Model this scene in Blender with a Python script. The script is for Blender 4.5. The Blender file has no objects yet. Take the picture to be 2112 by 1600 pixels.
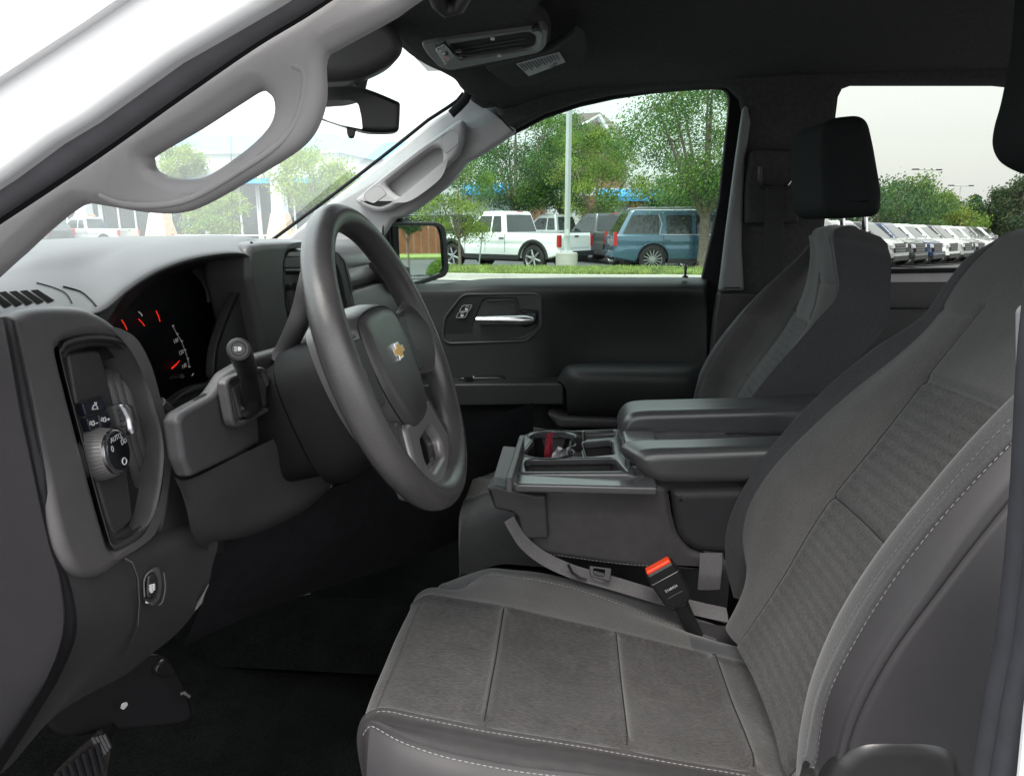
import bpy, bmesh, math, random
import numpy as np
from mathutils import Vector, Matrix, noise
from mathutils.bvhtree import BVHTree
random.seed(7)
R = math.radians
SC = bpy.context.scene
COL = SC.collection
# ------------------------------------------------------------------ camera, sky, sun, exposure
F, CX, CY = 1470., 1056., 800.
PITCH, YAW = R(12.95), R(4.7)
CAM = Vector((0, -1.23, 1.5))
FW = Vector((-math.sin(YAW)*math.cos(PITCH), math.cos(YAW)*math.cos(PITCH), -math.sin(PITCH)))
RT = Vector((math.cos(YAW), math.sin(YAW), 0)); UP = RT.cross(FW)
cd = bpy.data.cameras.new('camera'); cam = bpy.data.objects.new('camera', cd); COL.objects.link(cam)
cd.sensor_width = 36; cd.lens = 36*F/2112; cd.clip_start = .02; cd.clip_end = 2000
cam.matrix_world = Matrix.Translation(CAM) @ Matrix((RT, UP, -FW)).transposed().to_4x4()
SC.camera = cam
SUN = Vector((-.12, -.50, .86)).normalized()     # towards the brightest part of the overcast
SUN_EL = math.degrees(math.asin(SUN.z)); SUN_AZ = math.degrees(math.atan2(SUN.x, SUN.y))
w = bpy.data.worlds.new('World'); SC.world = w; w.use_nodes = True
nt = w.node_tree; nt.nodes.clear()
sky = nt.nodes.new('ShaderNodeTexSky'); sky.sky_type = 'NISHITA'; sky.sun_disc = False
sky.sun_elevation = R(SUN_EL); sky.sun_rotation = R(SUN_AZ); sky.air_density = 1.5; sky.dust_density = 4
mx = nt.nodes.new('ShaderNodeMix'); mx.data_type = 'RGBA'; mx.inputs['Factor'].default_value = .82
mx.inputs['B'].default_value = (9.4, 9.5, 9.45, 1)
bg = nt.nodes.new('ShaderNodeBackground'); bg.inputs['Strength'].default_value = .1
wo = nt.nodes.new('ShaderNodeOutputWorld')
# an overcast sky is about three times brighter overhead than at the horizon
gt = nt.nodes.new('ShaderNodeTexCoord'); gs = nt.nodes.new('ShaderNodeSeparateXYZ'); gm = nt.nodes.new('ShaderNodeMapRange')
gm.inputs['From Min'].default_value = 0; gm.inputs['From Max'].default_value = 1; gm.inputs['To Min'].default_value = .90; gm.inputs['To Max'].default_value = 2.6
gv = nt.nodes.new('ShaderNodeVectorMath'); gv.operation = 'SCALE'
nt.links.new(gt.outputs['Generated'], gs.inputs[0]); nt.links.new(gs.outputs['Z'], gm.inputs['Value']); nt.links.new(gm.outputs[0], gv.inputs['Scale'])
nt.links.new(sky.outputs[0], mx.inputs['A']); nt.links.new(mx.outputs['Result'], gv.inputs[0]); nt.links.new(gv.outputs[0], bg.inputs['Color']); nt.links.new(bg.outputs[0], wo.inputs[0])
sl = bpy.data.lights.new('sun', 'SUN'); sl.energy = 3.0; sl.angle = R(28); sl.color = (1, .96, .9)
so = bpy.data.objects.new('sun', sl); COL.objects.link(so)
so.rotation_euler = SUN.to_track_quat('Z', 'Y').to_euler()
SC.view_settings.view_transform = 'Standard'; SC.view_settings.look = 'None'
SC.view_settings.gamma = 1; SC.view_settings.exposure = .85
SC.cycles.max_bounces = 10; SC.cycles.diffuse_bounces = 5; SC.cycles.transparent_max_bounces = 16

# ------------------------------------------------------------------ helpers
def ray(px, py): return FW + RT*((px-CX)/F) - UP*((py-CY)/F)
def Y(px, py, y): d = ray(px, py); return CAM + d*((y-CAM.y)/d.y)
def X(px, py, x): d = ray(px, py); return CAM + d*((x-CAM.x)/d.x)
def Z(px, py, z): d = ray(px, py); return CAM + d*((z-CAM.z)/d.z)
def bvh(o): return BVHTree.FromPolygons([v.co.copy() for v in o.data.vertices], [tuple(p.vertices) for p in o.data.polygons])
def hit(tree_, px, py, k=.0006):
    d = ray(px, py).normalized(); h = tree_.ray_cast(CAM, d)
    if h[0] is None: return None
    n = h[1] if h[1].dot(d) < 0 else -h[1]
    return h[0]+n*k
class Pl:
    """a plane in the place; points given by sight line"""
    def __init__(s, o, n, e1=None):
        s.o = Vector(o); s.n = Vector(n).normalized()
        s.e1 = (Vector(e1) if e1 else Vector((0,0,1)).cross(s.n)).normalized()
        s.e2 = s.n.cross(s.e1)
    def U(s, px, py, k=0):
        d = ray(px, py); o = s.o + s.n*k
        return CAM + d*((o-CAM).dot(s.n)/d.dot(s.n))
    def loc(s, p): v = p - s.o; return (v.dot(s.e1), v.dot(s.e2))
    def at(s, a, b, k=0): return s.o + s.e1*a + s.e2*b + s.n*k
def PY(y): return Pl((0, y, 1.2), (0, -1, 0))          # plane facing the driver's side
def PXp(x): return Pl((x, 0, 1.2), (1, 0, 0))          # plane facing the rear
def PZ(z): return Pl((0, 0, z), (0, 0, 1), (1, 0, 0))
def cr(p0, p1, p2, p3, t):
    return (p1*2 + (p2-p0)*t + (p0*2-p1*5+p2*4-p3)*t*t + (p1*3-p0-p2*3+p3)*t*t*t)*.5
def sm(pts, n=5, closed=True):
    pts = [Vector(p) for p in pts]; N = len(pts); out = []
    for i in range(N if closed else N-1):
        if closed: q = [pts[(i+k-1) % N] for k in range(4)]
        else: q = [pts[min(max(i+k-1, 0), N-1)] for k in range(4)]
        for j in range(n): out.append(cr(*q, j/n))
    if not closed: out.append(pts[-1])
    return [tuple(p) for p in out]
def rc(pts, r, n=5):
    """polygon with rounded corners"""
    pts = [Vector(p) for p in pts]; N = len(pts); out = []
    for i in range(N):
        p, a, b = pts[i], pts[i-1], pts[(i+1) % N]
        ri = r[i] if isinstance(r, (list, tuple)) else r
        da, db = (a-p), (b-p); k = min(ri, da.length*.45, db.length*.45)
        if k <= 1e-6: out.append(tuple(p)); continue
        s, e = p+da.normalized()*k, p+db.normalized()*k
        for j in range(n+1):
            t = j/n; out.append(tuple(s*(1-t)**2 + p*2*t*(1-t) + e*t*t))
    return out
class MB:
    def __init__(s): s.v = []; s.f = []; s.m = []; s.mats = []
    def mi(s, m):
        if m not in s.mats: s.mats.append(m)
        return s.mats.index(m)
    def add(s, vs, fs, m):
        b = len(s.v); s.v += [tuple(v) for v in vs]; i = s.mi(m)
        if callable(m): pass
        for f in fs: s.f.append(tuple(b+k for k in f)); s.m.append(i)
        return s
    def box(s, c, d, m, rot=None):
        c = Vector(c); M = rot or Matrix.Identity(3)
        vs = [c + M @ Vector((x*d[0]/2, y*d[1]/2, z*d[2]/2)) for x in (-1,1) for y in (-1,1) for z in (-1,1)]
        return s.add(vs, [(0,1,3,2),(4,6,7,5),(0,4,5,1),(2,3,7,6),(0,2,6,4),(1,5,7,3)], m)
    def loft(s, loops, m, closed=True, cap=True):
        n = len(loops[0]); vs = [p for l in loops for p in l]; fs = []
        for i in range(len(loops)-1):
            for j in range(n if closed else n-1):
                k = (j+1) % n
                fs.append((i*n+j, i*n+k, (i+1)*n+k, (i+1)*n+j))
        if cap and closed:
            fs.append(tuple(range(n))[::-1]); fs.append(tuple((len(loops)-1)*n+j for j in range(n)))
        return s.add(vs, fs, m)
    def tube(s, pts, r, m, n=10, rb=None, cap=True, upv=None):
        pts = [Vector(p) for p in pts]; N = len(pts); loops = []
        rr = r if isinstance(r, (list, tuple)) else [r]*N
        t0 = (pts[1]-pts[0]).normalized()
        u = Vector(upv) if upv else (Vector((0,0,1)) if abs(t0.z) < .9 else Vector((1,0,0)))
        for i in range(N):
            t = (pts[min(i+1, N-1)]-pts[max(i-1, 0)]).normalized()
            u = (u - t*u.dot(t)).normalized(); v = t.cross(u)
            q = rr[i]; qb = q if rb is None else rb
            loops.append([pts[i] + u*(q*math.cos(a)) + v*(qb*math.sin(a)) for a in [2*math.pi*k/n for k in range(n)]])
        return s.loft(loops, m, True, cap)
    def plate(s, pl, outer, holes, thick, bevel, m, k=0, local=False, res=4):
        """an outline (sight-line points or plane coordinates) cut as a rounded solid; front at offset k"""
        cu = bpy.data.curves.new('c', 'CURVE'); cu.dimensions = '2D'; cu.fill_mode = 'BOTH'
        cu.extrude = max(thick/2-bevel, 0); cu.bevel_depth = bevel; cu.bevel_resolution = res; cu.offset = -bevel
        for lp in [outer]+list(holes):
            q = [(p[0], p[1]) if local else pl.loc(pl.U(p[0], p[1], k)) for p in lp]
            sp = cu.splines.new('POLY'); sp.points.add(len(q)-1); sp.use_cyclic_u = True
            for i, (a, b) in enumerate(q): sp.points[i].co = (a, b, 0, 1)
        ob = bpy.data.objects.new('c', cu); me = ob.to_mesh()
        bm = bmesh.new(); bm.from_mesh(me); bmesh.ops.remove_doubles(bm, verts=bm.verts, dist=1e-6)
        bmesh.ops.recalc_face_normals(bm, faces=bm.faces)
        vs = [pl.at(v.co.x, v.co.y, k-thick/2+v.co.z) for v in bm.verts]
        bm.verts.index_update(); fs = [tuple(v.index for v in f.verts) for f in bm.faces]
        bm.free(); ob.to_mesh_clear(); bpy.data.objects.remove(ob); bpy.data.curves.remove(cu)
        return s.add(vs, fs, m)
    def text(s, txt, pl, a, b, size, m, rot=0, k=.0006, center=True, sx=1, ext=.0001):
        cu = bpy.data.curves.new('t', 'FONT'); cu.body = txt; cu.size = size; cu.extrude = ext; cu.resolution_u = 2
        if center: cu.align_x = 'CENTER'; cu.align_y = 'CENTER'
        ob = bpy.data.objects.new('t', cu); me = ob.to_mesh(); c, si = math.cos(rot), math.sin(rot)
        vs = [pl.at(a+sx*v.co.x*c-v.co.y*si, b+sx*v.co.x*si+v.co.y*c, k+v.co.z) for v in me.vertices]
        fs = [tuple(p.vertices) for p in me.polygons]
        ob.to_mesh_clear(); bpy.data.objects.remove(ob); bpy.data.curves.remove(cu)
        return s.add(vs, fs, m)
    def obj(s, name, parent=None, angle=38, wn=True, **props):
        me = bpy.data.meshes.new(name)
        me.from_pydata(s.v, [], s.f); me.update()
        for m in s.mats: me.materials.append(m)
        me.polygons.foreach_set('material_index', s.m)
        if angle:
            me.polygons.foreach_set('use_smooth', [True]*len(s.f))
            me.set_sharp_from_angle(angle=R(angle))
        o = bpy.data.objects.new(name, me); COL.objects.link(o); o.parent = parent
        if angle and wn:
            md = o.modifiers.new('n', 'WEIGHTED_NORMAL'); md.keep_sharp = True; md.weight = 60
        for k, v in props.items(): o[k] = v
        return o
def stitches(mb, pts, m, r=.0007, dash=.0042, gap=.0022, off=None):
    pts = [Vector(p) for p in pts]; L = [0]
    for a, b in zip(pts, pts[1:]): L.append(L[-1]+(b-a).length)
    def ev(d):
        for i in range(len(pts)-1):
            if d <= L[i+1]: return pts[i].lerp(pts[i+1], (d-L[i])/max(L[i+1]-L[i], 1e-9))
        return pts[-1]
    d = 0
    while d+dash < L[-1]:
        mb.tube([ev(d), ev(d+dash*.5)+(off or Vector())*.3, ev(d+dash)], [r*.6, r, r*.6], m, n=5); d += dash+gap
class Surf:
    """smooth patch through a grid of points"""
    def __init__(s, grid): s.g = [[Vector(p) for p in r] for r in grid]; s.nu = len(grid); s.nv = len(grid[0])
    def ev(s, u, v):
        u = min(max(u, 0), s.nu-1); v = min(max(v, 0), s.nv-1)
        i = min(int(u), s.nu-2); j = min(int(v), s.nv-2); fu, fv = u-i, v-j
        def row(a):
            r = s.g[min(max(a, 0), s.nu-1)]; q = [r[min(max(j+k-1, 0), s.nv-1)] for k in range(4)]
            if j == 0: q[0] = q[1]*2-q[2]
            if j == s.nv-2: q[3] = q[2]*2-q[1]
            return cr(*q, fv)
        q = [row(i+k-1) for k in range(4)]
        if i == 0: q[0] = q[1]*2-q[2]
        if i == s.nu-2: q[3] = q[2]*2-q[1]
        return cr(*q, fu)
    def nrm(s, u, v, e=.02):
        a = s.ev(u+e, v)-s.ev(u-e, v); b = s.ev(u, v+e)-s.ev(u, v-e)
        n = a.cross(b); return n.normalized() if n.length > 1e-12 else Vector((0,0,1))
    def build(s, mb, ku, kv, mat, disp=None, flip=False):
        NU, NV = (s.nu-1)*ku+1, (s.nv-1)*kv+1; P = [[None]*NV for _ in range(NU)]
        for i in range(NU):
            for j in range(NV):
                u, v = i/ku, j/kv; p = s.ev(u, v)
                if disp:
                    d = disp(u, v)
                    if d: p = p + s.nrm(u, v)*(d*(-1 if flip else 1))
                P[i][j] = p
        b = len(mb.v); mb.v += [tuple(p) for r in P for p in r]
        for i in range(NU-1):
            for j in range(NV-1):
                m = mat((i+.5)/ku, (j+.5)/kv) if callable(mat) else mat
                f = (b+i*NV+j, b+i*NV+j+1, b+(i+1)*NV+j+1, b+(i+1)*NV+j)
                mb.f.append(f if not flip else f[::-1]); mb.m.append(mb.mi(m))
        return mb
def empty(name, parent=None, loc=(0,0,0), rz=0, **props):
    o = bpy.data.objects.new(name, None); COL.objects.link(o); o.parent = parent
    o.location = loc; o.rotation_euler = (0, 0, rz); o.empty_display_size = .2
    for k, v in props.items(): o[k] = v
    return o
def copy_tree(o, parent=None):
    c = o.copy(); COL.objects.link(c); c.parent = parent
    for ch in [x for x in list(bpy.data.objects) if x.parent == o]: copy_tree(ch, c)
    return c

# ------------------------------------------------------------------ materials
def mat(name, base, rough=.5, metal=0, spec=.5, cn=None, bump=None, coat=0, sheen=0, emit=None, coords='Object', wave=None):
    """cn=(scale, amount) mottles the colour; bump=[(kind, scale, strength)]"""
    m = bpy.data.materials.new(name); m.use_nodes = True; t = m.node_tree; b = t.nodes['Principled BSDF']
    col = (*base, 1); b.inputs['Base Color'].default_value = col
    b.inputs['Roughness'].default_value = rough; b.inputs['Metallic'].default_value = metal
    b.inputs['Specular IOR Level'].default_value = spec; b.inputs['Coat Weight'].default_value = coat
    b.inputs['Sheen Weight'].default_value = sheen
    tc = t.nodes.new('ShaderNodeTexCoord').outputs[coords]
    if cn:
        prev = None
        for ent in (cn if isinstance(cn[0], (tuple, list)) else [cn]):
            sc_, am = ent[0], ent[1]
            n = t.nodes.new('ShaderNodeTexNoise'); n.inputs['Scale'].default_value = sc_; n.inputs['Detail'].default_value = 4
            if len(ent) > 2:
                mp = t.nodes.new('ShaderNodeMapping'); mp.inputs['Scale'].default_value = ent[2]; t.links.new(tc, mp.inputs['Vector']); t.links.new(mp.outputs[0], n.inputs['Vector'])
            else: t.links.new(tc, n.inputs['Vector'])
            r = t.nodes.new('ShaderNodeMapRange'); r.inputs['From Min'].default_value = .3; r.inputs['From Max'].default_value = .7
            r.inputs['To Min'].default_value = 1-am; r.inputs['To Max'].default_value = 1+am
            t.links.new(n.outputs['Fac'], r.inputs['Value'])
            mm = t.nodes.new('ShaderNodeVectorMath'); mm.operation = 'SCALE'
            if prev is None: mm.inputs[0].default_value = base
            else: t.links.new(prev, mm.inputs[0])
            t.links.new(r.outputs[0], mm.inputs['Scale']); prev = mm.outputs[0]
        if wave:
            n = t.nodes.new('ShaderNodeTexWave'); n.inputs['Scale'].default_value = wave[1]; n.bands_direction = wave[0]; n.inputs['Distortion'].default_value = 2.2; n.inputs['Detail Scale'].default_value = 7; n.inputs['Detail'].default_value = 3
            t.links.new(tc, n.inputs['Vector']); r = t.nodes.new('ShaderNodeMapRange'); r.inputs['To Min'].default_value = 1-wave[2]; r.inputs['To Max'].default_value = 1+wave[2]
            t.links.new(n.outputs['Fac'], r.inputs['Value']); mm = t.nodes.new('ShaderNodeVectorMath'); mm.operation = 'SCALE'; t.links.new(prev, mm.inputs[0]); t.links.new(r.outputs[0], mm.inputs['Scale']); prev = mm.outputs[0]
        t.links.new(prev, b.inputs['Base Color'])
    if bump:
        nrm = None
        for kind, sc_, st in bump:
            if kind == 'noise':
                n = t.nodes.new('ShaderNodeTexNoise'); n.inputs['Scale'].default_value = sc_; n.inputs['Detail'].default_value = 3; o = n.outputs['Fac']; t.links.new(tc, n.inputs['Vector'])
            elif kind == 'vor':
                n = t.nodes.new('ShaderNodeTexVoronoi'); n.inputs['Scale'].default_value = sc_; o = n.outputs['Distance']; t.links.new(tc, n.inputs['Vector'])
            else:
                n = t.nodes.new('ShaderNodeTexWave'); n.inputs['Scale'].default_value = sc_; n.bands_direction = kind
                n.inputs['Distortion'].default_value = 2.2; n.inputs['Detail Scale'].default_value = 3; o = n.outputs['Fac']; t.links.new(tc, n.inputs['Vector'])
            bp = t.nodes.new('ShaderNodeBump'); bp.inputs['Strength'].default_value = st; bp.inputs['Distance'].default_value = .0008 if coords == 'Object' else .01
            t.links.new(o, bp.inputs['Height'])
            if nrm: t.links.new(nrm, bp.inputs['Normal'])
            nrm = bp.outputs[0]
        t.links.new(nrm, b.inputs['Normal'])
    if emit: b.inputs['Emission Color'].default_value = (*emit[0], 1); b.inputs['Emission Strength'].default_value = emit[1]
    return m
def glassmat(name, tint, gloss=.06, rough=0., veil=0., veilcol=(1,1,1)):
    m = bpy.data.materials.new(name); m.use_nodes = True; t = m.node_tree; t.nodes.clear()
    tr = t.nodes.new('ShaderNodeBsdfTransparent'); tr.inputs[0].default_value = (*tint, 1)
    gl = t.nodes.new('ShaderNodeBsdfGlossy'); gl.inputs['Roughness'].default_value = rough
    a = t.nodes.new('ShaderNodeMixShader'); a.inputs[0].default_value = gloss
    t.links.new(tr.outputs[0], a.inputs[1]); t.links.new(gl.outputs[0], a.inputs[2]); out = a
    if veil:
        df = t.nodes.new('ShaderNodeBsdfTranslucent'); df.inputs[0].default_value = (*veilcol, 1)
        b = t.nodes.new('ShaderNodeMixShader'); b.inputs[0].default_value = veil
        t.links.new(a.outputs[0], b.inputs[1]); t.links.new(df.outputs[0], b.inputs[2]); out = b
    o = t.nodes.new('ShaderNodeOutputMaterial'); t.links.new(out.outputs[0], o.inputs[0]); return m
GRAIN = [('noise', 900, .25), ('vor', 1400, .12)]
M = dict(
 plas = mat('dark moulded plastic', (.074, .070, .073), .44, spec=.5, cn=(60, .06), bump=GRAIN),
 plas2 = mat('charcoal moulded plastic', (.042, .040, .042), .48, spec=.4, cn=(60, .06), bump=GRAIN),
 pad = mat('soft grained dash skin', (.072, .071, .074), .38, spec=.4, cn=(30, .05), bump=[('vor', 900, .10)]),
 blk = mat('black plastic', (.012, .012, .013), .35, cn=(60, .1), bump=[('noise', 700, .1)]),
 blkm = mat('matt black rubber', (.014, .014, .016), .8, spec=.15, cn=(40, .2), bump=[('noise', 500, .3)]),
 gloss = mat('gloss black', (.006, .007, .009), .2, coat=.2),
 rim = mat('steering wheel skin', (.058, .055, .056), .27, spec=.7, cn=[(25, .08), (300, .05)], bump=[('vor', 1500, .18), ('noise', 70, .12)]),
 seal = mat('door seal rubber', (.085, .083, .093), .6, cn=(50, .12), bump=[('noise', 600, .2)]),
 trim = mat('grey pillar trim', (.33, .317, .323), .62, cn=(35, .04), bump=[('noise', 1200, .25)]),
 head = mat('headliner cloth', (.050, .050, .050), .95, spec=.05, cn=[(120, .15), (600, .2)], bump=[('noise', 900, .5)]),
 satin = mat('satin silver plastic', (.22, .21, .21), .34, metal=.4, cn=(50, .05), bump=[('noise', 800, .08)]),
 chrome = mat('chrome', (.72, .72, .74), .12, metal=1, cn=(20, .03)),
 chromer = mat('satin chrome', (.8, .8, .82), .28, metal=1, cn=(20, .03)),
 fab = mat('light seat weave', (.078, .075, .074), .95, spec=.2, sheen=.2, cn=[(700, .3), (14, .1)], bump=[('noise', 600, .9), ('vor', 700, .4)]),
 fabc = mat('ribbed seat weave', (.056, .0545, .055), .9, spec=.2, sheen=.15, cn=[(500, .3, (1, .35, 1)), (10, .12)], bump=[('Z', 20, .7), ('noise', 500, .8)], wave=('Z', 22, .12)),
 fabq = mat('brushed cushion weave', (.038, .036, .036), .92, spec=.2, sheen=.2, cn=[(420, .36, (.3, 1, 1)), (7, .26), (38, .14), (150, .10)], bump=[('noise', 420, .9), ('X', 30, .12)]),
 fabd = mat('smooth seat border cloth', (.040, .040, .043), .85, spec=.2, sheen=.25, cn=[(500, .22), (12, .08)], bump=[('noise', 700, .6)]),
 fabu = mat('smooth grey seat cloth', (.074, .073, .074), .9, spec=.2, sheen=.2, cn=[(650, .2), (12, .08)], bump=[('noise', 700, .6)]),
 vin = mat('seat side vinyl', (.027, .0255, .0280), .52, spec=.3, cn=[(20, .07)], bump=[('vor', 1300, .10), ('noise', 45, .12)]),
 thread = mat('pale thread', (.20, .195, .19), .8, cn=(300, .15)),
 threadd = mat('grey thread', (.09, .09, .09), .8, cn=(300, .15)),
 web = mat('grey belt webbing', (.13, .124, .128), .8, sheen=.2, cn=[(600, .25), (20, .08)], bump=[('noise', 700, .7), ('X', 160, .5)]),
 carp = mat('black carpet', (.005, .0053, .0055), 1, spec=.03, cn=[(300, .5), (20, .2)], bump=[('noise', 500, 1)]),
 fasc = mat('purplish black fascia skin', (.0105, .0093, .011), .5, spec=.35, cn=(40, .07), bump=GRAIN),  # darker copy of the dash plastic, shade put into its colour
 cvin = mat('scuffed console vinyl', (.050, .047, .049), .5, spec=.4, cn=[(6, .12), (60, .1)], bump=[('vor', 1300, .12), ('noise', 40, .15)]),
 webd = mat('black belt webbing', (.03, .03, .031), .8, spec=.2, cn=(300, .2)),
 trimd = mat('mid grey pillar trim', (.15, .155, .16), .6, cn=(35, .04), bump=[('noise', 1200, .25)]),  # darker copy of the grey pillar trim, shade put into the colour
 seal2 = mat('dark blue grey seal', (.045, .046, .054), .55, cn=(50, .1)),
 shr = mat('black column plastic', (.006, .006, .0065), .55, spec=.18, cn=(60, .1), bump=GRAIN),
 doorm = mat('black door skin', (.019, .0195, .020), .5, spec=.4, cn=(40, .1), bump=GRAIN),
 lidv = mat('armrest vinyl', (.055, .055, .057), .30, spec=.8, cn=(20, .07), bump=[('vor', 1300, .10)]),
 hrest = mat('black headrest cloth', (.014, .015, .016), .9, spec=.15, cn=(500, .2)),  # seat border cloth darkened, shade on the headrests put into its colour
 tray = mat('smooth console plastic', (.07, .07, .073), .22, spec=.8, cn=(60, .05), bump=[('noise', 700, .08)]),
 mark = mat('printed white marking', (.55, .55, .55), .6, cn=(200, .05)),
 lit = mat('lit dial marking', (.3, .3, .3), .5, emit=((1, .95, .9), .08)),
 red = mat('lit red pointer', (.7, .03, .015), .4, emit=((1, .03, .01), .35)),
 redb = mat('red buckle button', (.9, .07, .02), .35, cn=(90, .05)),
 white = mat('white car paint', (.8, .8, .81), .25, coat=.8, cn=(3, .015)),
 glassw = glassmat('windshield glass', (.90, .97, .97), .04, .02, .10, (.9, 1, .99)),  # translucent veil stands for the glare washing out the view
 glasss = glassmat('side window glass', (.76, .84, .81), .004),
 glassr = glassmat('rear privacy glass', (.75, .76, .735), .006),
 mirror = mat('mirror glass', (.86, .9, .86), .02, metal=1),
 gold = mat('amber emblem enamel', (.75, .42, .09), .3, cn=(80, .06)),
 label = mat('visor warning sticker', (.36, .38, .38), .6, cn=(60, .05)),
 ink = mat('grey ink', (.12, .12, .13), .7, cn=(60, .05)),
 lens = mat('frosted lamp lens', (.2, .22, .22), .18, coat=.5, cn=(60, .1)),
 wrapr = mat('red foil wrapper', (.32, .03, .05), .3, cn=(120, .6), bump=[('noise', 120, .9)]),
 wrapc = mat('clear crinkled wrapper', (.3, .29, .3), .15, cn=(90, .7), bump=[('noise', 100, 1)]),
)

# ================================================================== THE PICKUP WE LOOK INTO
T = empty('pickup_truck', None, (0, 0, 0), label='white pickup seen through its open driver door, black and grey cab filling the picture', category='pickup truck')
# ---- shell: sheet metal round the cab, so that light comes in only where it does in the place
b = MB(); bt = M['white']
# driver side front pillar, outside skin, with two pressed steps
L1 = [(-980, 1010), (-420, 640), (0, 366), (100, 292), (176, 246), (351, 120), (557, -2), (760, -130)]
pA = Pl((0, -.80, 1.5), (0, -1, 0))
b.plate(pA, [(-980, 1010), (-420, 640), (0, 366), (100, 292), (176, 246), (351, 120), (557, -2), (760, -130), (640, -330), (300, -180), (0, 20), (-420, 300), (-980, 640)], [], .05, .008, bt)
b.plate(Pl((0, -.807, 1.5), (0, -1, 0)), [(-420, 430), (0, 160), (170, 50), (345, -70), (560, -190), (640, -330), (300, -180), (0, 20), (-420, 300)], [], .03, .001, bt)
# driver side centre pillar: the narrow white strip at the right edge
b.plate(Pl((0, -.835, 1.2), (0, -1, 0)), [(2116, 1480), (2103, 1610), (2060, 1900), (2600, 1900), (2600, -200), (2330, -200), (2180, 900)], [], .004, .001, bt)
# roof skin, back wall, floor pan, far side, engine bay
b.box((.75, 0, 1.915), (2.3, 1.66, .02), bt); b.box((1.95, 0, .95), (.04, 1.7, .80), bt)
for s_ in (-1, 1): b.box((1.93, s_*.76, 1.62), (.08, .14, .58), bt)
b.box((.6, 0, .56), (2.8, 1.66, .03), bt)
b.box((1.4, -.86, .93), (1.1, .05, .84), bt); b.box((.98, -.86, 1.62), (.16, .05, .58), bt)
b.box((-1.95, 0, .95), (1.5, 1.7, .5), bt); b.box((-.93, -.825, .92), (.62, .05, .86), bt)
b.box((.45, .9, .82), (3.2, .05, .75), bt)
body = b.obj('body', T, label='white painted front pillar and sills round the open door')
# ---- door seal
sl_pts = [(-300, 590), (-120, 480), (0, 403), (176, 285), (351, 160), (502, 55), (612, -12), (800, -130), (1100, -260)]
b = MB(); b.tube([Y(p[0], p[1], -.775) for p in sm(sl_pts, 5, False)], .0108, M['seal'], 14)
b.tube([Y(p[0]+16, p[1]+34, -.765) for p in sm(sl_pts, 5, False)], .0042, M['blkm'], 8)
b.tube([Y(p[0]+6, p[1]+28, -.775) for p in sm(sl_pts, 5, False)], .0022, M['blkm'], 8)
b.obj('door_seal', T, label='dark grey rubber seal along the driver side front pillar')
# centre pillar trim and seal at right edge
b = MB()
rb = [(2190, 380), (2150, 700), (2128, 1040), (2100, 1300), (2072, 1450), (2040, 1640)]
b.tube([Y(p[0], p[1], -.77) for p in sm(rb, 5, False)], .0125, M['seal2'], 14)
b.tube([Y(p[0]+32, p[1], -.80) for p in sm(rb, 5, False)], .010, M['seal2'], 14)
b.tube([Y(p[0]-30, p[1], -.755) for p in sm(rb, 5, False)], .004, M['blkm'], 8)
b.obj('door_seal', T, label='rubber seal and pillar edge down the right side of the picture')
b = MB(); b.plate(Pl((0, -.74, 1.2), (0, -1, 0)), rc([(2103, 640), (2200, 560), (2200, 900), (2112, 900), (2104, 880)], 10), [], .006, .002, M['trim'])
b.obj('belt_height_slide', T)
# ---- driver side pillar trim with grab handle
b = MB()
out = [(-90, 610), (0, 542), (65, 482), (120, 437), (156, 419), (201, 424), (281, 437), (346, 439), (402, 422), (502, 366), (592, 311), (632, 271), (653, 221), (659, 180), (659, 112), (690, 88), (783, 37), (832, 5), (900, -60), (760, -110), (668, -10), (502, 95), (351, 190), (176, 316), (0, 432), (-90, 490)]
hole = [(291, 326), (297, 345), (318, 358), (341, 365), (392, 367), (432, 352), (502, 302), (542, 262), (556, 231), (555, 205), (545, 190), (522, 180), (474, 208), (392, 261), (301, 314)]
b.plate(Pl((0, -.72, 1.5), (0, -1, 0)), sm(out, 4), [sm(hole, 5)], .026, .0105, M['trim'], res=7)
ridge = [(203, 402), (225, 412), (262, 422), (330, 423), (400, 406), (500, 348), (570, 300), (607, 255), (624, 205), (627, 160), (620, 143), (600, 138)]
b.obj('pillar_trim', T, label='light grey trim on the driver side pillar with a moulded grab handle')
b = MB(); b.tube([Y(p[0], p[1], -.7185) for p in sm(ridge, 4, False)], [.0006]+[.0024]*(len(sm(ridge, 4, False))-2)+[.0006], M['trim'], 12)
b.obj('grab_handle_ridge', T)

# ---- headliner, header, visors
b = MB()
hd = [(640, -60), (700, -20), (783, 38), (832, 100), (874, 131), (912, 149), (942, 167), (958, 188)]
rows = []
fr = [Z(p[0], p[1], 1.80) for p in hd]
for k, (dx, z) in enumerate([(-.03, 1.86), (-.004, 1.822), (0, 1.80), (.05, 1.803), (.25, 1.845), (.7, 1.87), (1.3, 1.87), (1.95, 1.86)]):
    r = []
    for p in fr: r.append(Vector((p.x+dx, p.y, z)) if dx < .3 else Vector((dx, p.y, z)))
    e = r[-1]; r.append(Vector((e.x+.03 if dx < .3 else dx, .64, z-.005))); r.append(Vector((e.x+.05 if dx < .3 else dx, .72, z-.008))); r.append(Vector((e.x+.07 if dx < .3 else dx, .775, z-.02)))
    s0 = r[0]; r.insert(0, Vector((s0.x, -.8, z)))
    rows.append(r)
Surf(rows).build(b, 5, 3, M['head'])
b.obj('headliner', T, label='dark cloth headliner over the cab')
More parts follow.
